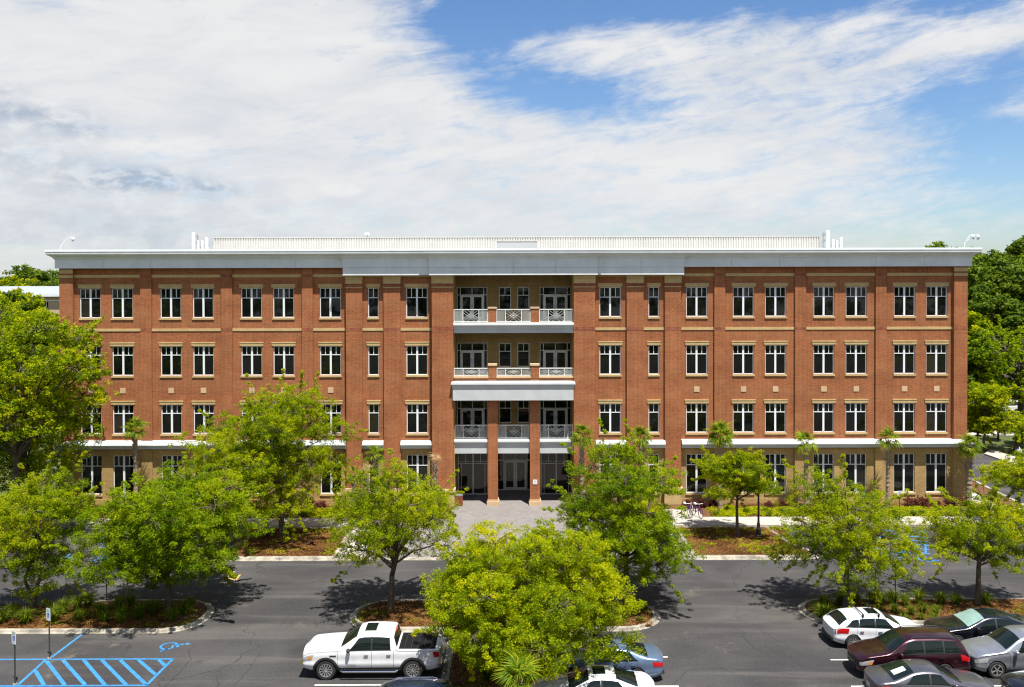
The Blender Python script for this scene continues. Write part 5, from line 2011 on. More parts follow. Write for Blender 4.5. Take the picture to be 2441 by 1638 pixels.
TU = [tussock(s) for s in (1, 2, 3)]
TUs = [tussock(s, 70, 0.34, 0.3, 0.012) for s in (4, 5)]


def put_tussock(x, y, s, label, group, meshes=TU, name="grass_tussock"):
    o = link(name, rr.choice(meshes), None, (x, y, 0.10))
    o.rotation_euler = (0, 0, rr.random() * 6)
    o.scale = (s, s, s * rr.uniform(0.9, 1.1))
    tag(o, label, "ornamental grass", group)


for (px, py) in [(30, 1478), (60, 1492), (150, 1470), (185, 1462), (190, 1485), (240, 1470), (250, 1488), (285, 1465), (290, 1492), (312, 1455), (330, 1482), (365, 1470),
                 (210, 1450), (440, 1470), (455, 1455), (130, 1488), (10, 1490), (410, 1487)]:
    x, y = G(px, py)
    put_tussock(x, y, rr.uniform(0.95, 1.40), "spiky green grass tussock on the left planting island", "grass tussocks on the left planting island")
for (px, py) in [(1965, 1455), (2003, 1444), (2040, 1443), (2078, 1443), (2100, 1447), (2128, 1446), (2158, 1450), (2190, 1444), (2243, 1446), (2280, 1447), (2350, 1447), (1957, 1478), (1972, 1485)]:
    x, y = G(px, py)
    put_tussock(x, y, rr.uniform(0.95, 1.35), "spiky green grass tussock in the back row of the right planting island", "back row of grass tussocks on the right island")
for (px, py) in [(2150, 1478), (2172, 1470), (2195, 1483), (2200, 1466), (2230, 1474), (2132, 1466), (2225, 1488), (2160, 1490)]:
    x, y = G(px, py)
    put_tussock(x, y, rr.uniform(0.6, 0.9), "pale yellow green grass tussock in the front row of the right island", "front row of grass tussocks on the right island")
for (px, py) in [(1140, 1560), (1175, 1580), (1300, 1590), (1330, 1560), (1290, 1625), (1160, 1625), (1120, 1600), (1075, 1530), (1345, 1615)]:
    x, y = G(px, py)
    put_tussock(x, y, rr.uniform(0.8, 1.2), "grass tussock on the strip beneath the large front tree", "grass tussocks beneath the large front tree")


# ---- ground cover nobody could count
def scatter(areas, n, size, mat, seed, name, label, h=0.10, z0=0.12):
    rng = np.random.default_rng(seed)
    pts = []
    for (x0, x1, y0, y1, wgt) in areas:
        k = int(n * wgt)
        # patchy
        m_ = rng.random((max(2, k // 25), 2)) * [x1 - x0, y1 - y0] + [x0, y0]
        c = m_[rng.integers(0, len(m_), k)] + rng.normal(size=(k, 2)) * [0.28, 0.22]
        c = c[(c[:, 0] > x0) & (c[:, 0] < x1) & (c[:, 1] > y0) & (c[:, 1] < y1)]
        pts.append(c)
    pts = np.concatenate(pts)
    cen = np.column_stack([pts, np.full(len(pts), z0)])
    v, q, t = leaf_quads(cen, np.full(len(cen), h), 6, size, size * 0.5, rng, up=0.8, tbase=np.full(len(cen), 0.55))
    tag(link(name, np_mesh(name, v, q, M[mat], t)), label, None, None, 'stuff')


scatter([(10.9, 18.3, -12.6, -6.6, 0.25), (-17.8, -11.0, -12.6, -6.6, 0.2)], 4200, 0.10, 'leaf_yellow', 5, "ground_cover", "low green weeds scattered over the pine straw beds")
scatter([(14.3, 37, -4.1, -1.6, 1.0), (-37, -6, -4.1, -1.6, 1.0), (5.0, 11, -4.1, -1.4, 0.3), (-10.6, -5, -4.1, -1.4, 0.3)], 5200, 0.15, 'leaf_yellow', 6, "ground_cover",
        "yellow green ground cover in the beds along the building", 0.16, 0.16)
scatter([(-8, 7, -24, -20.8, 0.3), (-2.6, 2.6, -36, -24, 0.7), (15.2, 40, -23.5, -20.7, 0.5), (-40, -16, -24.2, -20.8, 0.5)], 3000, 0.09, 'leaf_green', 7, "ground_cover", "small green weeds on the car park islands")
# small tufts along the front beds
for i in range(60):
    left = i % 2
    x = rr.uniform(14.5, 36) * (-1 if left else 1)
    y = rr.uniform(-4.0, -2.6)
    side = "left" if left else "right"
    put_tussock(x, y, rr.uniform(0.9, 1.6), "low grassy tuft edging the sidewalk before the %s wing" % side, "low grassy tufts before the %s wing" % side, TUs, "grass_tuft")


# straw litter lying on the beds
def straw(areas, n, seed):
    rng = np.random.default_rng(seed)
    pts = []
    for (x0, x1, y0, y1, wgt) in areas:
        k = int(n * wgt)
        pts.append(rng.random((k, 2)) * [x1 - x0, y1 - y0] + [x0, y0])
    pts = np.concatenate(pts)
    cen = np.column_stack([pts, np.full(len(pts), 0.125)])
    patch_ = 0.5 + 0.22 * np.sin(pts[:, 0] * 1.3 + 2 * np.sin(pts[:, 1] * 0.9)) * np.cos(pts[:, 1] * 1.7 + pts[:, 0] * 0.4)
    v, q, t_ = leaf_quads(cen, np.full(len(cen), 0.12), 4, 0.16, 0.035, rng, up=2.2, squash=0.25, tbase=patch_)
    tag(link("pine_straw", np_mesh("pine_straw", v, q, M['straw'], t_)), "loose pine straw and fallen leaves on the planting beds", None, None, 'stuff')


straw([(11.2, 18.3, -12.8, -6.7, 1.0), (-17.8, -11.0, -12.8, -6.7, 1.0), (14.3, 37, -4.0, -0.5, 1.2), (-37, -5, -4.0, -0.5, 1.4), (5, 11, -4.0, -0.5, 0.4),
       (-7.6, 6.9, -24.2, -20.8, 1.2), (-2.6, 2.5, -38, -24.4, 1.5), (16.0, 40, -23.5, -20.8, 1.8), (-27, -17.5, -24.3, -21.2, 1.0), (-40, -27, -24.3, -23.2, 0.5)], 6500, 91)

# ================================================================== vehicles
def paint(name, col, metal=0.3, rough=0.35, coat=0.8):
    m_, t_, b_ = new_mat(name)
    co_ = t_.node('ShaderNodeTexCoord').outputs['Object']
    n_ = t_.noise(co_, 2.5, 5, 0.6)
    c_ = t_.mix(t_.smooth(n_, 0.3, 0.7), [x * 0.93 for x in col], [min(1, x * 1.05) for x in col])
    t_.link(c_, b_.inputs['Base Color'])
    b_.inputs['Metallic'].default_value = metal
    b_.inputs['Roughness'].default_value = rough
    b_.inputs['Coat Weight'].default_value = coat
    b_.inputs['Coat Roughness'].default_value = 0.05
    return m_


M['p_white'] = paint("white_car_paint", (0.66, 0.67, 0.69), 0.0, 0.4)
M['p_blue'] = paint("silver_blue_car_paint", (0.17, 0.25, 0.40), 0.6, 0.32)
M['p_black'] = paint("black_car_paint", (0.006, 0.007, 0.012), 0.2, 0.25)
M['p_maroon'] = paint("maroon_car_paint", (0.035, 0.006, 0.012), 0.5, 0.28)
M['p_gray'] = paint("dark_grey_car_paint", (0.13, 0.125, 0.14), 0.7, 0.32)
M['p_silver'] = paint("silver_car_paint", (0.36, 0.38, 0.42), 0.7, 0.30)
M['p_navy'] = paint("navy_car_paint", (0.006, 0.014, 0.055), 0.4, 0.25)
M['p_red'] = paint("red_car_paint", (0.25, 0.01, 0.01), 0.2, 0.3)
M['carglass'] = plain("tinted_car_glass", (0.006, 0.011, 0.010), 0.02, spec=0.45)
M['sunshade'] = plain("pale_sunshade_behind_glass", (0.20, 0.31, 0.28), 0.12, spec=0.7, var=0.1)
M['rubber'] = plain("tyre_rubber", (0.018, 0.018, 0.018), 0.85)
M['trim'] = plain("black_plastic_trim", (0.022, 0.022, 0.023), 0.6)
M['rim'] = plain("silver_alloy", (0.60, 0.60, 0.61), 0.25, metal=0.85)
M['lamp_w'] = plain("clear_lamp_lens", (0.55, 0.58, 0.60), 0.08, metal=0.4)
M['lamp_r'] = plain("red_lamp_lens", (0.45, 0.008, 0.012), 0.1)
M['lamp_a'] = plain("amber_lamp_lens", (0.75, 0.25, 0.02), 0.1)
M['plate'] = plain("licence_plate", (0.55, 0.58, 0.60), 0.4)
M['paper'] = plain("white_paper", (0.75, 0.78, 0.75), 0.6)


def sm(xs, pts, width=0.14):
    p = np.array(pts)
    k = np.linspace(-width, width, 9)
    return np.mean([np.interp(np.clip(xs + d, p[0, 0], p[-1, 0]), p[:, 0], p[:, 1]) for d in k], axis=0)


class Shell:
    def __init__(s, L, Wd, top, belt, bot, tumble=0.36, wf=(0.74, 0.88, 0.965), wr=(0.80, 0.92, 0.975), crown=0.05, sharp=0.14):
        s.L, s.W, s.top_p, s.belt_p, s.bot_p, s.tumble, s.wf, s.wr, s.crown, s.sharp = L, Wd, top, belt, bot, tumble, wf, wr, crown, sharp

    def prof(s, x):
        x = np.atleast_1d(np.asarray(x, float))
        L = s.L
        top = sm(x, s.top_p, s.sharp)
        belt = np.minimum(sm(x, s.belt_p), top - 0.035)
        bot = sm(x, s.bot_p)
        w = np.interp(x, [0, 0.10, 0.35, 0.95, L - 0.8, L - 0.3, L - 0.08, L], [s.wf[0], s.wf[1], s.wf[2], 1, 1, s.wr[2], s.wr[1], s.wr[0]]) * s.W / 2
        return top, belt, bot, w

    def side(s, x, t):
        """lower body side, t 0 at the sill and 1 at the belt; half-width y > 0"""
        top, belt, bot, w = s.prof(x)
        z = bot + (belt - bot) * t
        y = w * (1 - 0.10 * np.maximum(0, 0.35 - t) / 0.35 - 0.045 * t ** 3 + 0.012 * np.sin(t * 9))
        return y, z

    def edge(s, x):
        top, belt, bot, w = s.prof(x)
        h = top - belt
        yb = w * (1 - 0.045 + 0.012 * math.sin(9))
        drop = 0.055 * np.minimum(1, h / 0.3) + 0.012
        yr = yb - s.tumble * h - 0.02
        return yb, belt, yr, top - drop, top

    def glass(s, x, u):
        yb, belt, yr, zr, top = s.edge(x)
        bow = 0.025 * math.sin(math.pi * u)
        return yb + (yr - yb) * u + bow, belt + (zr - belt) * u

    def roof(s, x, v):
        """v -1..1 across the roof, bonnet or screens"""
        yb, belt, yr, zr, top = s.edge(x)
        return yr * v, zr + (top - zr) * (1 - abs(v) ** 2.4) + s.crown * 0.4 * (1 - v * v)

    def body(s, wheels, R, mat, parent, nside=16, dx=0.05):
        L = s.L
        xs = np.linspace(0, L, int(L / dx) + 1)
        ts = np.linspace(0, 1, nside)
        us = np.linspace(0, 1, 6)[1:]
        vs_ = np.linspace(1, 0, 8)[1:]
        rows = []
        for t_ in ts:
            y, z = s.side(xs, t_)
            rows.append((y, z))
        for u in us:
            y, z = s.glass(xs, u)
            rows.append((y, z))
        for v in vs_:
            y, z = s.roof(xs, v)
            rows.append((y, z))
        # full section from -y side over the top to +y side
        full = [(-y, z) for y, z in rows] + [(y, z) for y, z in rows[-2::-1]]
        n, k = len(xs), len(full)
        co = np.zeros((k, n, 3))
        for i, (y, z) in enumerate(full):
            co[i, :, 0] = xs
            co[i, :, 1] = y
            co[i, :, 2] = z
        side_idx = set(range(nside)) | set(range(k - nside, k))
        inside = np.zeros((k, n), bool)
        for xw, zw in wheels:
            for i in side_idx:
                r = np.hypot(co[i, :, 0] - xw, co[i, :, 2] - zw)
                inside[i] |= r < R
        faces = []
        for i in range(k - 1):
            for j in range(n - 1):
                c = inside[i, j] and inside[i + 1, j] and inside[i, j + 1] and inside[i + 1, j + 1]
                if not c:
                    faces.append((i * n + j, i * n + j + 1, (i + 1) * n + j + 1, (i + 1) * n + j))
        for i, j in zip(*np.nonzero(inside)):
            p = co[i, j]
            xw, zw = min(wheels, key=lambda q: abs(q[0] - p[0]))
            d = np.array([p[0] - xw, p[2] - zw])
            r = np.hypot(*d)
            if r > 1e-4:
                d = d / r * R
                p[0], p[2] = xw + d[0], zw + d[1]
        verts = [tuple(p) for p in co.reshape(-1, 3)]
        # nose and tail
        m_ = 8
        for end, x in ((0, 0.0), (n - 1, L)):
            base = len(verts)
            sg = -1 if end == 0 else 1
            half_k = (k + 1) // 2
            idx = []
            for i in range(half_k):
                a, b_ = co[i, end], co[k - 1 - i, end]
                row = [i * n + end]
                for q in range(1, m_):
                    f_ = q / m_
                    p = a + (b_ - a) * f_
                    e_ = 4 * f_ * (1 - f_)
                    ww = min(1.0, i / 5) * min(1, (half_k - 1 - i) / 4)
                    verts.append((p[0] + sg * 0.085 * e_ * (0.35 + 0.65 * ww), p[1], p[2]))
                    row.append(len(verts) - 1)
                row.append((k - 1 - i) * n + end)
                idx.append(row)
            for i in range(half_k - 1):
                for q in range(m_):
                    f4 = (idx[i][q], idx[i][q + 1], idx[i + 1][q + 1], idx[i + 1][q])
                    if len(set(f4)) == 4:
                        faces.append(f4)
        me = bpy.data.meshes.new("body")
        me.from_pydata([(v[0] - L / 2, v[1], v[2]) for v in verts], [], faces)
        bm = bmesh.new()
        bm.from_mesh(me)
        loose = [v for v in bm.verts if not v.link_faces]
        bmesh.ops.delete(bm, geom=loose, context='VERTS')
        bmesh.ops.recalc_face_normals(bm, faces=bm.faces)
        bm.to_mesh(me)
        bm.free()
        me.shade_smooth()
        me.materials.append(M[mat])
        return link("body", me, parent)

    def patch(s, name, mat, parent, x0, x1, a0, a1, kind, sgn=1, nx=10, na=6, off=0.008, x0b=None, x1b=None):
        """patch lying just off the shell; x0b/x1b give the ends at the upper edge for slanted outlines"""
        L = s.L
        P_ = np.zeros((na + 1, nx + 1, 3))
        for i in range(na + 1):
            f_ = i / na
            a = a0 + (a1 - a0) * f_
            xa = x0 + ((x0b if x0b is not None else x0) - x0) * f_
            xb = x1 + ((x1b if x1b is not None else x1) - x1) * f_
            xs = np.linspace(xa, xb, nx + 1)
            y, z = getattr(s, kind)(xs, a)
            P_[i, :, 0] = xs - L / 2
            P_[i, :, 1] = y * sgn
            P_[i, :, 2] = z
        du = np.gradient(P_, axis=1)
        dv = np.gradient(P_, axis=0)
        nr = np.cross(du, dv)
        nr /= np.linalg.norm(nr, axis=2, keepdims=True) + 1e-9
        ref = np.zeros(3)
        ref[1 if kind != 'roof' else 2] = sgn if kind != 'roof' else 1
        flip = np.sign(np.sum(nr * ref, axis=2, keepdims=True))
        nr *= np.where(flip == 0, 1, flip)
        P_ = P_ + nr * off
        v = P_.reshape(-1, 3)
        c = nx + 1
        q = np.array([(i * c + j, i * c + j + 1, (i + 1) * c + j + 1, (i + 1) * c + j) for i in range(na) for j in range(nx)])
        me = np_mesh(name, v, q, M[mat])
        bm = bmesh.new()
        bm.from_mesh(me)
        bmesh.ops.recalc_face_normals(bm, faces=bm.faces)
        bm.to_mesh(me)
        bm.free()
        me.shade_smooth()
        return link(name, me, parent)


wheel_cache = {}


def add_wheel(parent, x, y, r, sgn, spokes=10, w=0.22, rimr=0.69, mat='rim'):
    key = (r, spokes, w, mat)
    if key not in wheel_cache:
        t_ = MB().lathe([(r * rimr, -w / 2), (r * 0.93, -w / 2), (r, -w / 2 + 0.03), (r, w / 2 - 0.03), (r * 0.93, w / 2), (r * rimr, w / 2), (r * rimr * 0.97, 0), (r * rimr, -w / 2)], n=32, axis='Y', cap=False).build("tyre", M['rubber'], smooth=False)
        rm = MB()
        ro = r * rimr
        rm.lathe([(ro, -w / 2 + 0.0), (ro * 0.90, -w / 2 + 0.005), (ro * 0.88, -w / 2 + 0.06), (ro, -w / 2 + 0.08)], n=32, axis='Y', cap=False)
        rm.lathe([(0.0, -w / 2 + 0.005), (ro * 0.20, -w / 2 + 0.01), (ro * 0.24, -w / 2 + 0.06), (0, -w / 2 + 0.06)], n=16, axis='Y')
        for i in range(spokes):
            a = 2 * math.pi * i / spokes
            for da in (-0.07, 0.07):
                p0 = (ro * 0.18 * math.cos(a), -w / 2 + 0.025, ro * 0.18 * math.sin(a))
                p1 = (ro * 0.92 * math.cos(a + da), -w / 2 + 0.015, ro * 0.92 * math.sin(a + da))
                rm.bar(p0, p1, 0.024, 0.026, (0, 1, 0))
        r_ = rm.build("rim", M[mat])
        d_ = MB().lathe([(0.0, -w / 2 + 0.075), (ro * 0.97, -w / 2 + 0.08), (ro * 0.97, -w / 2 + 0.12), (0, -w / 2 + 0.12)], n=24, axis='Y').build("brake_disc", M['trim'])
        wheel_cache[key] = (t_.data, r_.data, d_.data)
        for o_ in (t_, r_, d_):
            bpy.data.objects.remove(o_)
    a_, b_, c_ = wheel_cache[key]
    e = bpy.data.objects.new("wheel", None)
    COL.objects.link(e)
    e.parent = parent
    e.location = (x, y, r)
    e.rotation_euler = (0, 0.3, 0 if sgn < 0 else math.pi)
    link("tyre", a_, e)
    link("rim", b_, e)
    link("brake_disc", c_, e)


def make_car(name, label, cat, loc, rz_, sh, col, wheels, R, cowl, roof0, roof1, deck, side, spokes=10, arch=None, door_x=(), handles=(), amber=False,
             sunroof=None, rails=False, crossbars=False, shade=None, head=(0.03, 0.48), grille=(0.3, 0.62), lights_t=(0.60, 0.90), rearglass=(0.02, 0.02), tail=(0.42, 0.02), wmat='rim', paper=False):
    L, Wd = sh.L, sh.W
    t = thing(name, label, cat, (loc[0], loc[1], 0), rz_)
    zw = R * 0.86
    rw = zw
    sh.body([(x, rw) for x in wheels], R, col, t)
    # glass
    sh.patch("windshield", shade or 'carglass', t, cowl + 0.07, roof0 - 0.02, -0.93, 0.93, 'roof', nx=8, na=12)
    sh.patch("rear_window", 'carglass', t, roof1 + rearglass[0], deck - rearglass[1], -0.90, 0.90, 'roof', nx=8, na=12)
    for sg in (-1, 1):
        for (a, b, ab, bb) in side:
            sh.patch("side_window", 'carglass', t, a, b, 0.08, 0.90, 'glass', sg, 10, 4, 0.008, ab, bb)
        for (w0, w1) in zip(side[:-1], side[1:]):
            sh.patch("pillar_trim", 'trim', t, w0[1] - 0.005, w1[0] + 0.005, 0.08, 0.92, 'glass', sg, 2, 4, 0.006)
        sh.patch("window_trim", 'chrome' if col in ('p_gray', 'p_black', 'p_white') and name != 'pickup_truck' else 'trim', t, side[0][0] - 0.03, side[-1][1] + 0.03, 0.03, 0.075, 'glass', sg, 20, 1, 0.010)
        sh.patch("sill_trim", 'trim', t, wheels[0] + R + 0.02, wheels[1] - R - 0.02, 0.02, 0.14, 'side', sg, 12, 2, 0.006)
        sh.patch("headlight", 'lamp_w', t, head[0], head[1], lights_t[0], lights_t[1], 'side', sg, 6, 3, 0.008, head[0], head[1] + 0.10)
        if amber:
            sh.patch("marker_lamp", 'lamp_a', t, head[1] - 0.14, head[1] + 0.02, lights_t[0] + 0.03, lights_t[1] - 0.08, 'side', sg, 3, 2, 0.012)
        sh.patch("taillight", 'lamp_r', t, L - tail[0], L - tail[1], 0.66, 0.95, 'side', sg, 6, 3, 0.010, L - tail[0] - 0.06, L - tail[1])
        sh.patch("sill_trim", 'trim', t, 0.02, L - 0.02, 0.0, 0.12, 'side', sg, 40, 2, -0.01 if False else 0.004) if False else None
        for x in door_x:
            sh.patch("door_seam", 'trim', t, x - 0.007, x + 0.007, 0.12, 1.0, 'side', sg, 1, 10, 0.003)
        for x in handles:
            y, z = sh.side(np.array([x]), 0.80)
            hb = MB()
            yy = float(y[0]) * sg
            hb.bar((x - L / 2 - 0.09, yy + sg * 0.03, float(z[0])), (x - L / 2 + 0.09, yy + sg * 0.03, float(z[0])), 0.025, 0.03)
            hb.bar((x - L / 2 - 0.08, yy, float(z[0])), (x - L / 2 - 0.08, yy + sg * 0.03, float(z[0])), 0.02)
            hb.bar((x - L / 2 + 0.08, yy, float(z[0])), (x - L / 2 + 0.08, yy + sg * 0.03, float(z[0])), 0.02)
            hb.build("door_handle", M['chrome'], t)
        # mirror
        yb, belt, yr, zr, top = sh.edge(np.array([cowl + 0.45]))
        mb = MB()
        yy = (float(yb[0]) + 0.13) * sg
        mb.lathe([(0.0, -0.11), (0.06, -0.10), (0.085, -0.03), (0.085, 0.04), (0.06, 0.09), (0, 0.10)], (cowl + 0.42 - L / 2, yy, float(belt[0]) + 0.08), 10, 'Y')
        mb.bar((cowl + 0.42 - L / 2, yy - sg * 0.02, float(belt[0]) + 0.04), (cowl + 0.42 - L / 2, float(yb[0]) * sg - sg * 0.05, float(belt[0]) + 0.03), 0.05)
        mb.build("side_mirror", M[col if name != 'pickup_truck' else 'trim'], t, smooth=True)
        # arches
        for xw in wheels:
            well = MB()
            ys = sorted([sg * (Wd / 2 - 0.06), sg * (Wd / 2 - 0.42)])
            k = 18
            vs, fs = [], []
            for i in range(k + 1):
                a = -0.25 + (math.pi + 0.5) * i / k
                for y_ in ys:
                    vs.append((xw - L / 2 + (R + 0.005) * math.cos(a), y_, zw + (R + 0.005) * math.sin(a)))
            for i in range(k):
                fs.append((2 * i, 2 * i + 1, 2 * i + 3, 2 * i + 2))
            inn = [(xw - L / 2 + R * math.cos(2 * math.pi * i / 20), sg * (Wd / 2 - 0.42), zw + R * math.sin(2 * math.pi * i / 20)) for i in range(20)]
            well.add(vs, fs)
            well.add(inn, [tuple(range(20))])
            well.build("wheel_well", M['trim'], t, recalc=False)
            if arch:
                ar = MB()
                vs, fs = [], []
                k = 22
                for i in range(k + 1):
                    a = -0.12 + (math.pi + 0.24) * i / k
                    for rr_ in (R - 0.015, R + arch):
                        px_, pz_ = xw + rr_ * math.cos(a), zw + rr_ * math.sin(a)
                        top_, belt_, bot_, w_ = sh.prof(np.array([px_]))
                        tt = (pz_ - bot_[0]) / (belt_[0] - bot_[0])
                        y_, _ = sh.side(np.array([px_]), min(1, max(0, tt)))
                        vs.append((px_ - L / 2, sg * (float(y_[0]) + 0.022), max(pz_, float(bot_[0]))))
                for i in range(k):
                    fs.append((2 * i, 2 * i + 1, 2 * i + 3, 2 * i + 2))
                ar.add(vs, fs).build("arch_trim", M['trim'], t)
            add_wheel(t, xw - L / 2, sg * (Wd / 2 - 0.125), rw, sg, spokes, mat=wmat)
    # floor pan
    MB().box(-L / 2 + 0.25, L / 2 - 0.25, -Wd / 2 + 0.40, Wd / 2 - 0.40, 0.22, 0.55).build("floor_pan", M['trim'], t)
    # nose and tail details
    _, belt0, bot0, w0 = sh.prof(np.array([0.0]))
    _, belt1, bot1, w1 = sh.prof(np.array([L]))
    z0, z1, y0 = float(bot0[0]), float(belt0[0]), float(w0[0])
    g = MB()
    for i in range(6):
        f0, f1 = -0.62 + 1.24 * i / 6, -0.62 + 1.24 * (i + 1) / 6
        xa = -L / 2 - 0.085 * (1 - f0 * f0) - 0.012
        xb = -L / 2 - 0.085 * (1 - f1 * f1) - 0.012
        for (q0, q1) in ((z0 + (z1 - z0) * 0.55, z0 + (z1 - z0) * 0.92), (z0 + (z1 - z0) * 0.12, z0 + (z1 - z0) * 0.35)):
            g.add([(xa, f0 * y0, q0), (xb, f1 * y0, q0), (xb, f1 * y0, q1), (xa, f0 * y0, q1), (xa + 0.05, f0 * y0, q0), (xb + 0.05, f1 * y0, q0), (xb + 0.05, f1 * y0, q1), (xa + 0.05, f0 * y0, q1)],
                  [(0, 1, 2, 3), (0, 1, 5, 4), (3, 2, 6, 7)])
    g.build("grille", M['trim'], t, recalc=False)
    g = MB()
    zc_ = z0 + (z1 - z0) * 0.74
    for i in range(6):
        f0, f1 = -0.6 + 1.2 * i / 6, -0.6 + 1.2 * (i + 1) / 6
        g.bar((-L / 2 - 0.085 * (1 - f0 * f0) - 0.018, f0 * y0, zc_), (-L / 2 - 0.085 * (1 - f1 * f1) - 0.018, f1 * y0, zc_), 0.025, 0.02)
    g.build("grille_bar", M['chrome'], t)
    zt1 = float(bot1[0]) + (float(belt1[0]) - float(bot1[0])) * 0.62
    MB().box(L / 2 + 0.075, L / 2 + 0.095, -0.16, 0.16, zt1 - 0.08, zt1 + 0.08).build("licence_plate", M['plate'], t)
    MB().box(L / 2 - 0.05, L / 2 + 0.07, -float(w1[0]) * 0.9, float(w1[0]) * 0.9, float(bot1[0]) - 0.01, float(bot1[0]) + 0.12).build("rear_valance", M['trim'], t)
    if sunroof:
        sh.patch("sunroof", 'carglass', t, sunroof[0], sunroof[1], -0.55, 0.55, 'roof', nx=5, na=8, off=0.006)
    if rails or crossbars:
        for sg in (-1, 1):
            y, z = sh.roof(np.array([roof0 + 0.25, roof1 - 0.2]), 0.88)
            if rails:
                MB().tube([(roof0 + 0.25 - L / 2, y[0] * sg, z[0] + 0.02), (roof0 + 0.4 - L / 2, y[0] * sg, z[0] + 0.07), (roof1 - 0.35 - L / 2, y[1] * sg, z[1] + 0.07), (roof1 - 0.2 - L / 2, y[1] * sg, z[1] + 0.02)], 0.02, 6).build("roof_rail", M['chrome' if col == 'p_navy' else 'trim'], t)
    if crossbars:
        for x in (roof0 + 0.30, roof0 + 1.05):
            y, z = sh.roof(np.array([x]), 0.97)
            MB().bar((x - L / 2, -float(y[0]) - 0.12, float(z[0]) + 0.16), (x - L / 2, float(y[0]) + 0.12, float(z[0]) + 0.16), 0.05, 0.03).build("cross_bar", M['black'], t)
            for sg in (-1, 1):
                MB().bar((x - L / 2, sg * float(y[0]), float(z[0]) - 0.03), (x - L / 2, sg * float(y[0]), float(z[0]) + 0.16), 0.08, 0.05).build("bar_foot", M['black'], t)
    if paper:
        y, z = sh.roof(np.array([(roof1 + deck) / 2]), 0.0)
        pp = sh.patch("paper_on_glass", 'paper', t, roof1 + 0.22, deck - 0.18, 0.05, 0.5, 'roof', nx=3, na=3, off=0.012)
    return t


SEDAN = Shell(4.85, 1.83,
              [(0, .66), (.06, .74), (.3, .82), (1.0, .93), (1.42, .99), (2.22, 1.39), (2.55, 1.45), (3.0, 1.455), (3.4, 1.40), (4.22, 1.10), (4.62, 1.07), (4.80, 1.00), (4.85, .92)],
              [(0, .60), (.3, .72), (1.0, .84), (1.5, .90), (3.0, .93), (4.2, .97), (4.7, .95), (4.85, .84)],
              [(0, .30), (.3, .22), (.8, .19), (4.0, .19), (4.5, .25), (4.85, .36)])
HATCH = Shell(4.36, 1.82,
              [(0, .66), (.06, .76), (.3, .86), (.85, .96), (1.15, 1.02), (1.85, 1.42), (2.3, 1.475), (3.0, 1.46), (3.55, 1.40), (3.80, 1.34), (4.16, 1.02), (4.30, .98), (4.36, .90)],
              [(0, .60), (.3, .76), (1.0, .88), (2.0, .94), (3.2, 1.0), (4.1, 1.02), (4.36, .86)],
              [(0, .28), (.3, .2), (3.6, .2), (4.1, .27), (4.36, .36)])
SUV = Shell(4.75, 1.90,
            [(0, .82), (.06, .92), (.3, 1.02), (1.0, 1.13), (1.26, 1.17), (1.92, 1.64), (2.3, 1.76), (3.4, 1.78), (4.22, 1.73), (4.42, 1.65), (4.66, 1.20), (4.73, 1.10), (4.75, 1.0)],
            [(0, .76), (.3, .92), (1.0, 1.05), (2.0, 1.09), (3.4, 1.13), (4.4, 1.17), (4.75, .94)],
            [(0, .36), (.3, .27), (4.1, .27), (4.5, .33), (4.75, .42)], tumble=0.27)
TRUCK = Shell(5.89, 2.06,
              [(0, 1.02), (.06, 1.16), (.25, 1.26), (1.0, 1.33), (1.60, 1.37), (2.30, 1.84), (2.65, 1.92), (3.3, 1.925), (3.88, 1.89), (3.92, 1.86), (4.06, 1.32), (4.1, 1.31), (5.80, 1.31), (5.89, 1.26)],
              [(0, .95), (.25, 1.14), (1.0, 1.20), (1.6, 1.23), (3.9, 1.26), (5.89, 1.25)],
              [(0, .50), (.3, .42), (5.5, .42), (5.89, .50)], tumble=0.22, wf=(0.86, 0.94, 0.985), wr=(0.93, 0.97, 0.99), sharp=0.06)


def car_x(px, py_, side_y):
    return P(px, 900, side_y)[0]


def place_car(px_a, yc, W_, L_, front_left=True):
    """centre x from the left end of the car in the photograph"""
    x = P(px_a, 900, yc - W_ / 2 * 0.3)[0]
    return x + L_ / 2


M['vinyl'] = plain('black_vinyl', (0.006, 0.006, 0.007), 0.95, spec=0.2)
# white pickup
yc = -28.95
xl = P(716, 900, -29.6)[0]
t = make_car('pickup_truck', "white crew cab pickup truck with black bed cover and dark wheel arch trim", "pickup truck", (xl + 0.085 + 5.89 / 2, yc), 0, TRUCK, 'p_white', (1.02, 4.76), 0.485,
             1.58, 2.36, 3.90, 4.08, [(1.98, 2.95, 2.42, 2.95), (3.02, 3.80, 3.02, 3.76)], spokes=12, arch=0.085, door_x=(1.52, 2.99, 3.93), handles=(2.75, 3.72), amber=True,
             sunroof=(2.62, 3.12), head=(0.03, 0.40), lights_t=(0.62, 0.90), tail=(0.22, 0.02))
TRUCK.patch("bed_cover", 'vinyl', t, 4.14, 5.72, -0.93, 0.93, 'roof', nx=12, na=8, off=0.012)
for k in range(5):
    TRUCK.patch("bed_cover_seam", 'trim', t, 4.38 + 0.28 * k, 4.40 + 0.28 * k, -0.92, 0.92, 'roof', nx=1, na=8, off=0.020)
MB().box(3.93 - 2.945, 3.97 - 2.945, -0.22, 0.22, 1.80, 1.88).build("brake_lamp", M['lamp_r'], t)
for sg in (-1, 1):
    MB().tube([(1.65 - 2.945, sg * 0.99, 0.40), (1.75 - 2.945, sg * 1.06, 0.38), (4.0 - 2.945, sg * 1.06, 0.38), (4.1 - 2.945, sg * 0.99, 0.40)], 0.045, 8).build("step_bar", M['chrome'], t)
    MB().box(5.89 - 2.945 - 0.02, 5.89 - 2.945 + 0.12, sg * 0.2, sg * 0.98, 0.52, 0.68).build("rear_bumper", M['chrome'], t)
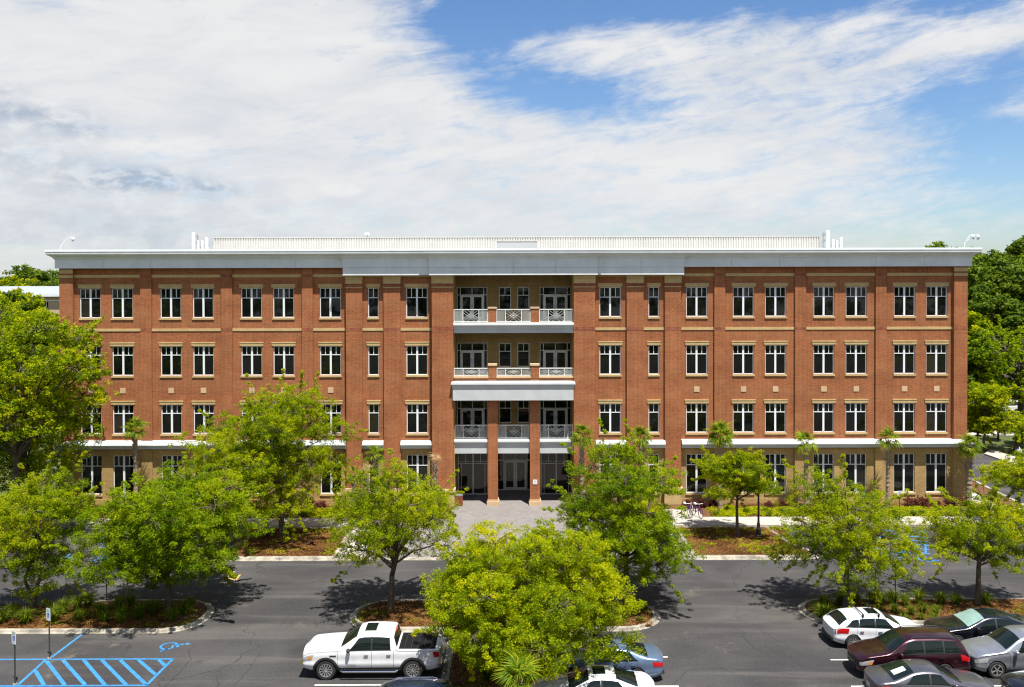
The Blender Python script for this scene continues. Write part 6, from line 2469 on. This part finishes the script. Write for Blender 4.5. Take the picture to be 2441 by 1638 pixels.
MB().box(-2.945 - 0.13, -2.945 + 0.1, -0.9, 0.9, 0.50, 0.66).build("front_bumper", M['chrome'], t)


def lettering(text, size, loc, rot, mat, parent, ext=0.004, align='CENTER'):
    cu = bpy.data.curves.new("lettering", 'FONT')
    cu.body = text
    cu.size = size
    cu.extrude = ext
    cu.align_x = align
    cu.resolution_u = 2
    cu.materials.append(M[mat])
    tmp = bpy.data.objects.new("lettering", cu)
    me = bpy.data.meshes.new_from_object(tmp)
    bpy.data.objects.remove(tmp)
    o_ = link("lettering", me, parent)
    o_.location = loc
    o_.rotation_euler = rot
    return o_


lettering("SIERRA", 0.13, (2.12 - 2.945 - 0.0, -1.035, 0.60), (D2R(90), 0, 0), 'chrome', t)
MB().box(1.18 - 2.945, 1.46 - 2.945, -1.028, -1.02, 1.02, 1.07).build("fender_badge", M['black'], t)

navy_y = -34.35
x = (P(830, 900, navy_y)[0] + P(1001, 900, navy_y)[0]) / 2
make_car('parked_suv', "dark navy car with silver roof rails at the bottom edge beside the pickup", "car", (x + 0.4, navy_y), 0, SUV, 'p_navy', (0.90, 3.72), 0.42, 1.28, 2.02, 4.12, 4.58,
         [(1.80, 2.72, 2.10, 2.72), (2.78, 3.6, 2.78, 3.55)], door_x=(1.45, 2.75, 3.7), rails=True, arch=0.05)

# blue sedan, rear to the right
yc = -29.5
xr_ = P(1583, 900, yc - 0.5)[0]
make_car('parked_sedan', "silver blue sedan half hidden under the large front tree", "car", (xr_ - 0.08 - 4.85 / 2, yc), 0, SEDAN, 'p_blue', (0.93, 3.72), 0.385, 1.40, 2.28, 3.32, 4.22,
         [(1.92, 2.72, 2.30, 2.70), (2.78, 3.78, 2.78, 3.42)], door_x=(1.55, 2.75, 3.72), handles=(2.55, 3.55))
yc = -32.35
xr_ = P(1562, 900, yc - 0.4)[0]
make_car('parked_sedan', "white sedan with dark sunroof parked beside the silver blue sedan", "car", (xr_ - 0.08 - 4.85 / 2, yc), 0, SEDAN, 'p_white', (0.93, 3.72), 0.385, 1.40, 2.28, 3.32, 4.22,
         [(1.92, 2.72, 2.30, 2.70), (2.78, 3.78, 2.78, 3.42)], door_x=(1.55, 2.75, 3.72), handles=(2.55, 3.55), sunroof=(2.45, 2.95))

# right hand car park
yc = -25.95
xl = P(1977, 900, yc - 0.4)[0]
make_car('parked_hatchback', "white hatchback with black roof bars beside the right island", "car", (xl + 0.08 + 4.36 / 2, yc), math.pi + D2R(1.5), HATCH, 'p_white', (0.86, 3.51), 0.385, 1.14, 1.92, 3.68, 4.12,
         [(1.55, 2.42, 1.92, 2.40), (2.48, 3.20, 2.48, 3.16), (3.24, 3.86, 3.24, 3.50)], door_x=(1.22, 2.45, 3.3), handles=(2.25, 3.1), sunroof=(2.12, 2.6), crossbars=True, tail=(0.62, 0.04))
yc = -29.25
xl = P(2038, 900, yc - 0.4)[0]
make_car('parked_suv', "dark maroon sport utility vehicle between the white hatchback and the grey sedan", "car", (xl + 0.08 + 4.75 / 2, yc), 0, SUV, 'p_maroon', (0.90, 3.62), 0.42, 1.28, 2.02, 4.22, 4.62,
         [(1.80, 2.72, 2.10, 2.70), (2.78, 3.56, 2.78, 3.54), (3.62, 4.30, 3.62, 4.12)], door_x=(1.45, 2.75, 3.6), handles=(2.55, 3.45), rails=True, amber=True)
yc = -31.85
xl = P(2081, 900, yc - 0.4)[0]
make_car('parked_sedan', "dark grey sedan with white paper in its rear window at the bottom edge", "car", (xl + 0.08 + 4.85 / 2, yc), math.pi, SEDAN, 'p_gray', (0.93, 3.72), 0.385, 1.40, 2.28, 3.32, 4.22,
         [(1.92, 2.72, 2.30, 2.70), (2.78, 3.78, 2.78, 3.42)], door_x=(1.55, 2.75, 3.72), handles=(2.55, 3.55), paper=True)
yc = -26.0
xl = P(2223, 900, yc - 0.4)[0]
make_car('parked_sedan', "glossy black sedan with a pale sunshade behind its windshield", "car", (xl + 0.08 + 4.85 / 2, yc), D2R(-1), SEDAN, 'p_black', (0.93, 3.72), 0.385, 1.40, 2.28, 3.32, 4.22,
         [(1.92, 2.72, 2.30, 2.70), (2.78, 3.78, 2.78, 3.42)], door_x=(1.55, 2.75, 3.72), handles=(2.55, 3.55), amber=True, shade='sunshade', sunroof=(2.45, 2.95))
yc = -29.05
xl = P(2311, 900, yc - 0.4)[0]
make_car('parked_suv', "silver sport utility vehicle facing the maroon one", "car", (xl + 0.08 + 4.75 / 2, yc), 0, SUV, 'p_silver', (0.90, 3.62), 0.42, 1.28, 2.02, 4.22, 4.62,
         [(1.80, 2.72, 2.10, 2.70), (2.78, 3.56, 2.78, 3.54), (3.62, 4.30, 3.62, 4.12)], door_x=(1.45, 2.75, 3.6), handles=(2.55, 3.45), spokes=5)
yc = -32.0
xl = P(2417, 900, yc - 0.4)[0]
make_car('parked_sedan', "black car cut off by the bottom right corner of the picture", "car", (xl + 0.08 + 4.85 / 2, yc), 0, SEDAN, 'p_black', (0.93, 3.72), 0.385, 1.40, 2.28, 3.32, 4.22,
         [(1.92, 2.72, 2.30, 2.70), (2.78, 3.78, 2.78, 3.42)], door_x=(1.55, 2.75, 3.72), handles=(2.55, 3.55))
# cars behind the building
gx, gy = G(2400, 990)
make_car('parked_suv', "white car under the broad live oak behind the building", "car", (gx, gy + 1), 0, SUV, 'p_white', (0.90, 3.62), 0.42, 1.28, 2.02, 4.22, 4.62,
         [(1.80, 2.72, 2.10, 2.70), (2.78, 3.56, 2.78, 3.54), (3.62, 4.30, 3.62, 4.12)], rails=True)
gx, gy = G(2352, 978)
make_car('parked_sedan', "pale car just left of the white car behind the building", "car", (gx - 1.0, gy + 1), 0, SEDAN, 'p_silver', (0.93, 3.72), 0.385, 1.40, 2.28, 3.32, 4.22,
         [(1.92, 2.72, 2.30, 2.70), (2.78, 3.78, 2.78, 3.42)])
gx, gy = G(2425, 962)
make_car('parked_sedan', "red car parked farthest back behind the white car", "car", (gx, gy + 3), 0, SEDAN, 'p_red', (0.93, 3.72), 0.385, 1.40, 2.28, 3.32, 4.22,
         [(1.92, 2.72, 2.30, 2.70), (2.78, 3.78, 2.78, 3.42)])


# ================================================================== signs, lamps, bicycles
M['signwhite'] = plain("white_sign_sheet", (0.75, 0.77, 0.76), 0.4)
M['signblue'] = plain("blue_sign_print", (0.02, 0.10, 0.42), 0.4)
M['signgreen'] = plain("green_sign_print", (0.03, 0.24, 0.12), 0.4)


def upright(m2, y):
    """turn a flat ground symbol upright, facing -Y"""
    r_ = MB()
    r_.v = [(v[0], y, v[1]) for v in m2.v]
    r_.f = list(m2.f)
    return r_


def parking_sign(bpx, hgt, rot, label, w=0.31, h=0.50, group=None, back=False):
    x, y = G(*bpx)
    t_ = thing("parking_sign", label, "parking sign", (x, y, 0), rot, group)
    MB().tube([(0, 0, 0), (0, 0, hgt - 0.02)], 0.032, 8).build("post", M['darkpost'], t_)
    MB().tube([(0, 0, 0), (0, 0, 0.05)], 0.09, 10).build("post_base", M['kerb'], t_)
    z1 = hgt + 0.03
    pl = MB().prism(arc_fillet([(-w / 2, 0), (w / 2, 0), (w / 2, h), (-w / 2, h)], 0.03, 4), 0, 0.006)
    q = MB()
    q.v = [(v[0], -0.042 + v[2], v[1] + z1 - h) for v in pl.v]
    q.f = pl.f
    plate = q.build("sign_plate", M['signwhite' if not back else 'steel'], t_)
    if not back:
        MB().box(-0.085, 0.085, -0.046, -0.043, z1 - h * 0.74, z1 - h * 0.38).build("symbol_panel", M['signblue'], plate)
        s_ = upright(isa(0, 0, 0.15, 0, 0), -0.0485)
        s_.v = [(v[0] - 0.02, v[1], v[2] + z1 - h * 0.56) for v in s_.v]
        s_.build("wheelchair_symbol", M['signwhite'], plate, recalc=False)
        lettering("RESERVED", 0.052, (0, -0.046, z1 - h * 0.16), (D2R(90), 0, 0), 'signgreen', plate, 0.001)
        lettering("PARKING", 0.052, (0, -0.046, z1 - h * 0.29), (D2R(90), 0, 0), 'signgreen', plate, 0.001)
        ar = MB().box(-0.07, 0.07, -0.0455, -0.044, z1 - h * 0.87, z1 - h * 0.84)
        ar.add([(-0.07, -0.0455, z1 - h * 0.80), (-0.12, -0.0455, z1 - h * 0.855), (-0.07, -0.0455, z1 - h * 0.91)], [(0, 1, 2)])
        ar.build("arrow", M['signgreen'], plate, recalc=False)
    return t_


parking_sign((118, 1570), 2.28, D2R(-32), "white and blue reserved parking sign at the corner of the blue hatched area", h=0.56)
parking_sign((36, 1632), 2.28, D2R(-32), "white and blue reserved parking sign nearest the lower left corner", h=0.56)
parking_sign((254, 1429), 2.2, D2R(180), "grey backed parking sign behind the left planting island", back=True)
parking_sign((2134, 1436), 2.2, D2R(180), "grey backed parking sign on a thin post behind the right planting island", back=True)
parking_sign((2144, 1246), 2.2, D2R(0), "parking sign by the sidewalk before the last right window pair", h=0.45)
parking_sign((2055, 1247), 2.2, D2R(0), "parking sign by the sidewalk behind the airy right tree", h=0.45)
parking_sign((1931, 1247), 2.2, D2R(0), "parking sign by the sidewalk left of the airy right tree", h=0.45)
parking_sign((300, 1250), 2.2, D2R(0), "parking sign by the sidewalk before the left wing", h=0.45)


def lamp_post(bpx, label, h=4.6, base_z=0.1):
    x, y = G(*bpx)
    t_ = thing("lamp_post", label, "lamp post", (x, y, base_z))
    MB().lathe([(0.24, 0), (0.24, 0.10), (0.18, 0.16), (0.17, 0.5), (0.12, 0.62), (0.10, 0.9), (0.075, 0.95)], n=12).build("base", M['black'], t_)
    MB().lathe([(0.075, 0.94), (0.065, 2.2), (0.085, 2.22), (0.085, 2.28), (0.062, 2.3), (0.055, h - 0.75), (0.10, h - 0.70), (0.12, h - 0.62)], n=12).build("post", M['black'], t_)
    MB().lathe([(0.10, h - 0.61), (0.19, h - 0.45), (0.20, h - 0.30), (0.14, h - 0.14), (0.06, h - 0.08)], n=14).build("globe", M['lamp_w'], t_, smooth=True)
    MB().lathe([(0.15, h - 0.13), (0.08, h - 0.06), (0.02, h), (0.0, h + 0.03)], n=12).build("finial", M['black'], t_)


lamp_post((636, 1281), "black lamp post in the bed left of the plaza beside the tall spreading tree")
lamp_post((1808, 1283), "black lamp post in the right hand bed beside the smallest tree")
lamp_post((2429, 1218), "black lamp post on the verge of the right hand road")


def torus(mb, c, R_, r_, ax='Y', n=26, k=6):
    vs, fs = [], []
    for i in range(n):
        a = 2 * math.pi * i / n
        for j in range(k):
            b_ = 2 * math.pi * j / k
            rr_ = R_ + r_ * math.cos(b_)
            vs.append((c[0] + rr_ * math.cos(a), c[1] + r_ * math.sin(b_), c[2] + rr_ * math.sin(a)))
    for i in range(n):
        for j in range(k):
            fs.append((i * k + j, ((i + 1) % n) * k + j, ((i + 1) % n) * k + (j + 1) % k, i * k + (j + 1) % k))
    mb.add(vs, fs)


M['purple'] = plain("purple_bicycle_paint", (0.16, 0.012, 0.22), 0.35)


def bicycle(x, y, rz_, label):
    t_ = thing("bicycle", label, "bicycle", (x, y, ZB + 0.003), rz_, "bicycles at the rack")
    for xx in (-0.53, 0.53):
        w_ = MB()
        torus(w_, (xx, 0, 0.34), 0.32, 0.022)
        wh = w_.build("wheel", M['rubber'], t_)
        s_ = MB()
        for k in range(10):
            a = 2 * math.pi * k / 10
            s_.bar((xx, 0, 0.34), (xx + 0.31 * math.cos(a), 0, 0.34 + 0.31 * math.sin(a)), 0.005)
        s_.build("spokes", M['steel'], wh)
    f_ = MB()
    for a, b_ in (((-0.53, 0, 0.34), (-0.12, 0, 0.32)), ((-0.12, 0, 0.32), (-0.22, 0, 0.82)), ((-0.53, 0, 0.34), (-0.2, 0, 0.72)), ((-0.12, 0, 0.32), (0.40, 0, 0.70)), ((-0.19, 0, 0.62), (0.38, 0, 0.82)), ((0.36, 0, 0.90), (0.53, 0, 0.34))):
        f_.tube([a, b_], 0.028, 6)
    f_.build("frame", M['purple'], t_)
    MB().tube([(0.30, -0.30, 0.98), (0.38, -0.22, 1.02), (0.36, 0, 0.98), (0.38, 0.22, 1.02), (0.30, 0.30, 0.98)], 0.018, 6).build("handlebar", M['signwhite'], t_)
    MB().tube([(-0.36, 0, 0.88), (-0.22, 0, 0.89), (-0.08, 0, 0.86)], [0.08, 0.07, 0.03], 8).build("saddle", M['signwhite'], t_)
    for s in (-0.53, 0.53):
        g_ = MB()
        for k in range(5):
            a0, a1 = math.radians(20 + 28 * k), math.radians(48 + 28 * k)
            g_.bar((s + 0.36 * math.cos(a0), 0, 0.34 + 0.36 * math.sin(a0)), (s + 0.36 * math.cos(a1), 0, 0.34 + 0.36 * math.sin(a1)), 0.05, 0.012, (0, 1, 0))
        g_.build("mudguard", M['purple'], t_)


gx, gy = G(1658, 1232, ZB)
bicycle(gx + 0.1, gy, D2R(-72), "purple bicycle with white grips, right one at the rack")
bicycle(gx - 0.62, gy + 0.15, D2R(-74), "purple bicycle with white grips, left one at the rack")
t = thing("bicycle_rack", "grey hoop rack between the two purple bicycles", "bicycle rack", (gx - 0.27, gy + 0.05, ZB))
MB().tube([(0, -0.4, 0), (0, -0.4, 0.7), (0, -0.28, 0.84), (0, 0.28, 0.84), (0, 0.4, 0.7), (0, 0.4, 0)], 0.025, 8).build("hoop", M['steel'], t)

M['wood'] = plain("red_brown_wood", (0.22, 0.065, 0.025), 0.6, var=0.25, vscale=6)


def litter_bin(px, py, label, w=0.55, h=0.78):
    x, y = G(px, py)
    t_ = thing("litter_bin", label, "litter bin", (x, y, 0.02))
    MB().box(-w / 2 + 0.03, w / 2 - 0.03, -w / 2 + 0.03, w / 2 - 0.03, 0.02, h - 0.05).build("liner", M['black'], t_)
    MB().box(-w / 2 - 0.01, w / 2 + 0.01, -w / 2 - 0.01, w / 2 + 0.01, h - 0.05, h).build("lid", M['steel'], t_)
    n_ = 5
    for k in range(n_):
        a, b_ = -w / 2 + w * k / n_ + 0.008, -w / 2 + w * (k + 1) / n_ - 0.008
        MB().box(a, b_, -w / 2, -w / 2 + 0.028, 0.04, h - 0.052).build("slat", M['wood'], t_)
        MB().box(w / 2 - 0.028, w / 2, a, b_, 0.04, h - 0.052).build("slat", M['wood'], t_)


litter_bin(1094, 1205, "red brown slatted litter bin left of the entrance columns", 0.58, 0.80)
litter_bin(1376, 1240, "red brown slatted bin under the tree right of the plaza", 0.5, 0.6)

# ================================================================== pale building beyond the left end
M['farwall'] = plain("pale_peach_wall", (0.50, 0.37, 0.26), 0.8, var=0.05)
M['farroof'] = plain("pale_grey_metal_roof", (0.30, 0.33, 0.36), 0.5, var=0.08)
t = thing("pale_roofed_building", "low pale building with light metal roof beyond the left end of the brick building", "building", (0, 0, 0))
YB0 = 56.0
xa, xb = P(-120, 700, YB0)[0], -46.0
ze = P(100, 707, YB0)[1]
hol = [(P(q, 700, YB0)[0], P(q + 11, 700, YB0)[0], P(105, 736, YB0)[1], P(105, 719, YB0)[1]) for q in (-60, -20, 20, 62, 104)]
MB().wall(xa, xb, 0, ze, YB0, hol, 0.3).build("wall", M['farwall'], t, recalc=False)
MB().box(xa, xb, YB0 + 0.31, YB0 + 14, 0, ze - 0.3).build("wall", M['farwall'], t)
for h_ in hol:
    wf = MB().box(h_[0], h_[1], YB0 + 0.12, YB0 + 0.18, h_[2], h_[3]).build("window", M['glass'], t)
    MB().box((h_[0] + h_[1]) / 2 - 0.05, (h_[0] + h_[1]) / 2 + 0.05, YB0 + 0.09, YB0 + 0.119, h_[2], h_[3]).build("frame", M['white'], wf)
MB().box(xa, xb, YB0 - 0.12, YB0 - 0.003, P(100, 718.5, YB0)[1], P(100, 715.5, YB0)[1]).build("belt_course", M['white'], t)
MB().box(xa - 0.3, xb, YB0 - 0.6, YB0 + 0.05, ze, ze + 0.25).build("eave", M['white'], t)
zr_ = P(50, 689, YB0 + 9)[1]
MB().add([(xa - 0.3, YB0 - 0.6, ze + 0.26), (xb, YB0 - 0.6, ze + 0.26), (xb, YB0 + 9, zr_ + 0.4), (P(60, 690, YB0 + 9)[0], YB0 + 9, zr_ + 0.4), (xa - 0.3, YB0 + 9, zr_ + 0.4)], [(0, 1, 2, 3, 4)]).build("roof", M['farroof'], t)
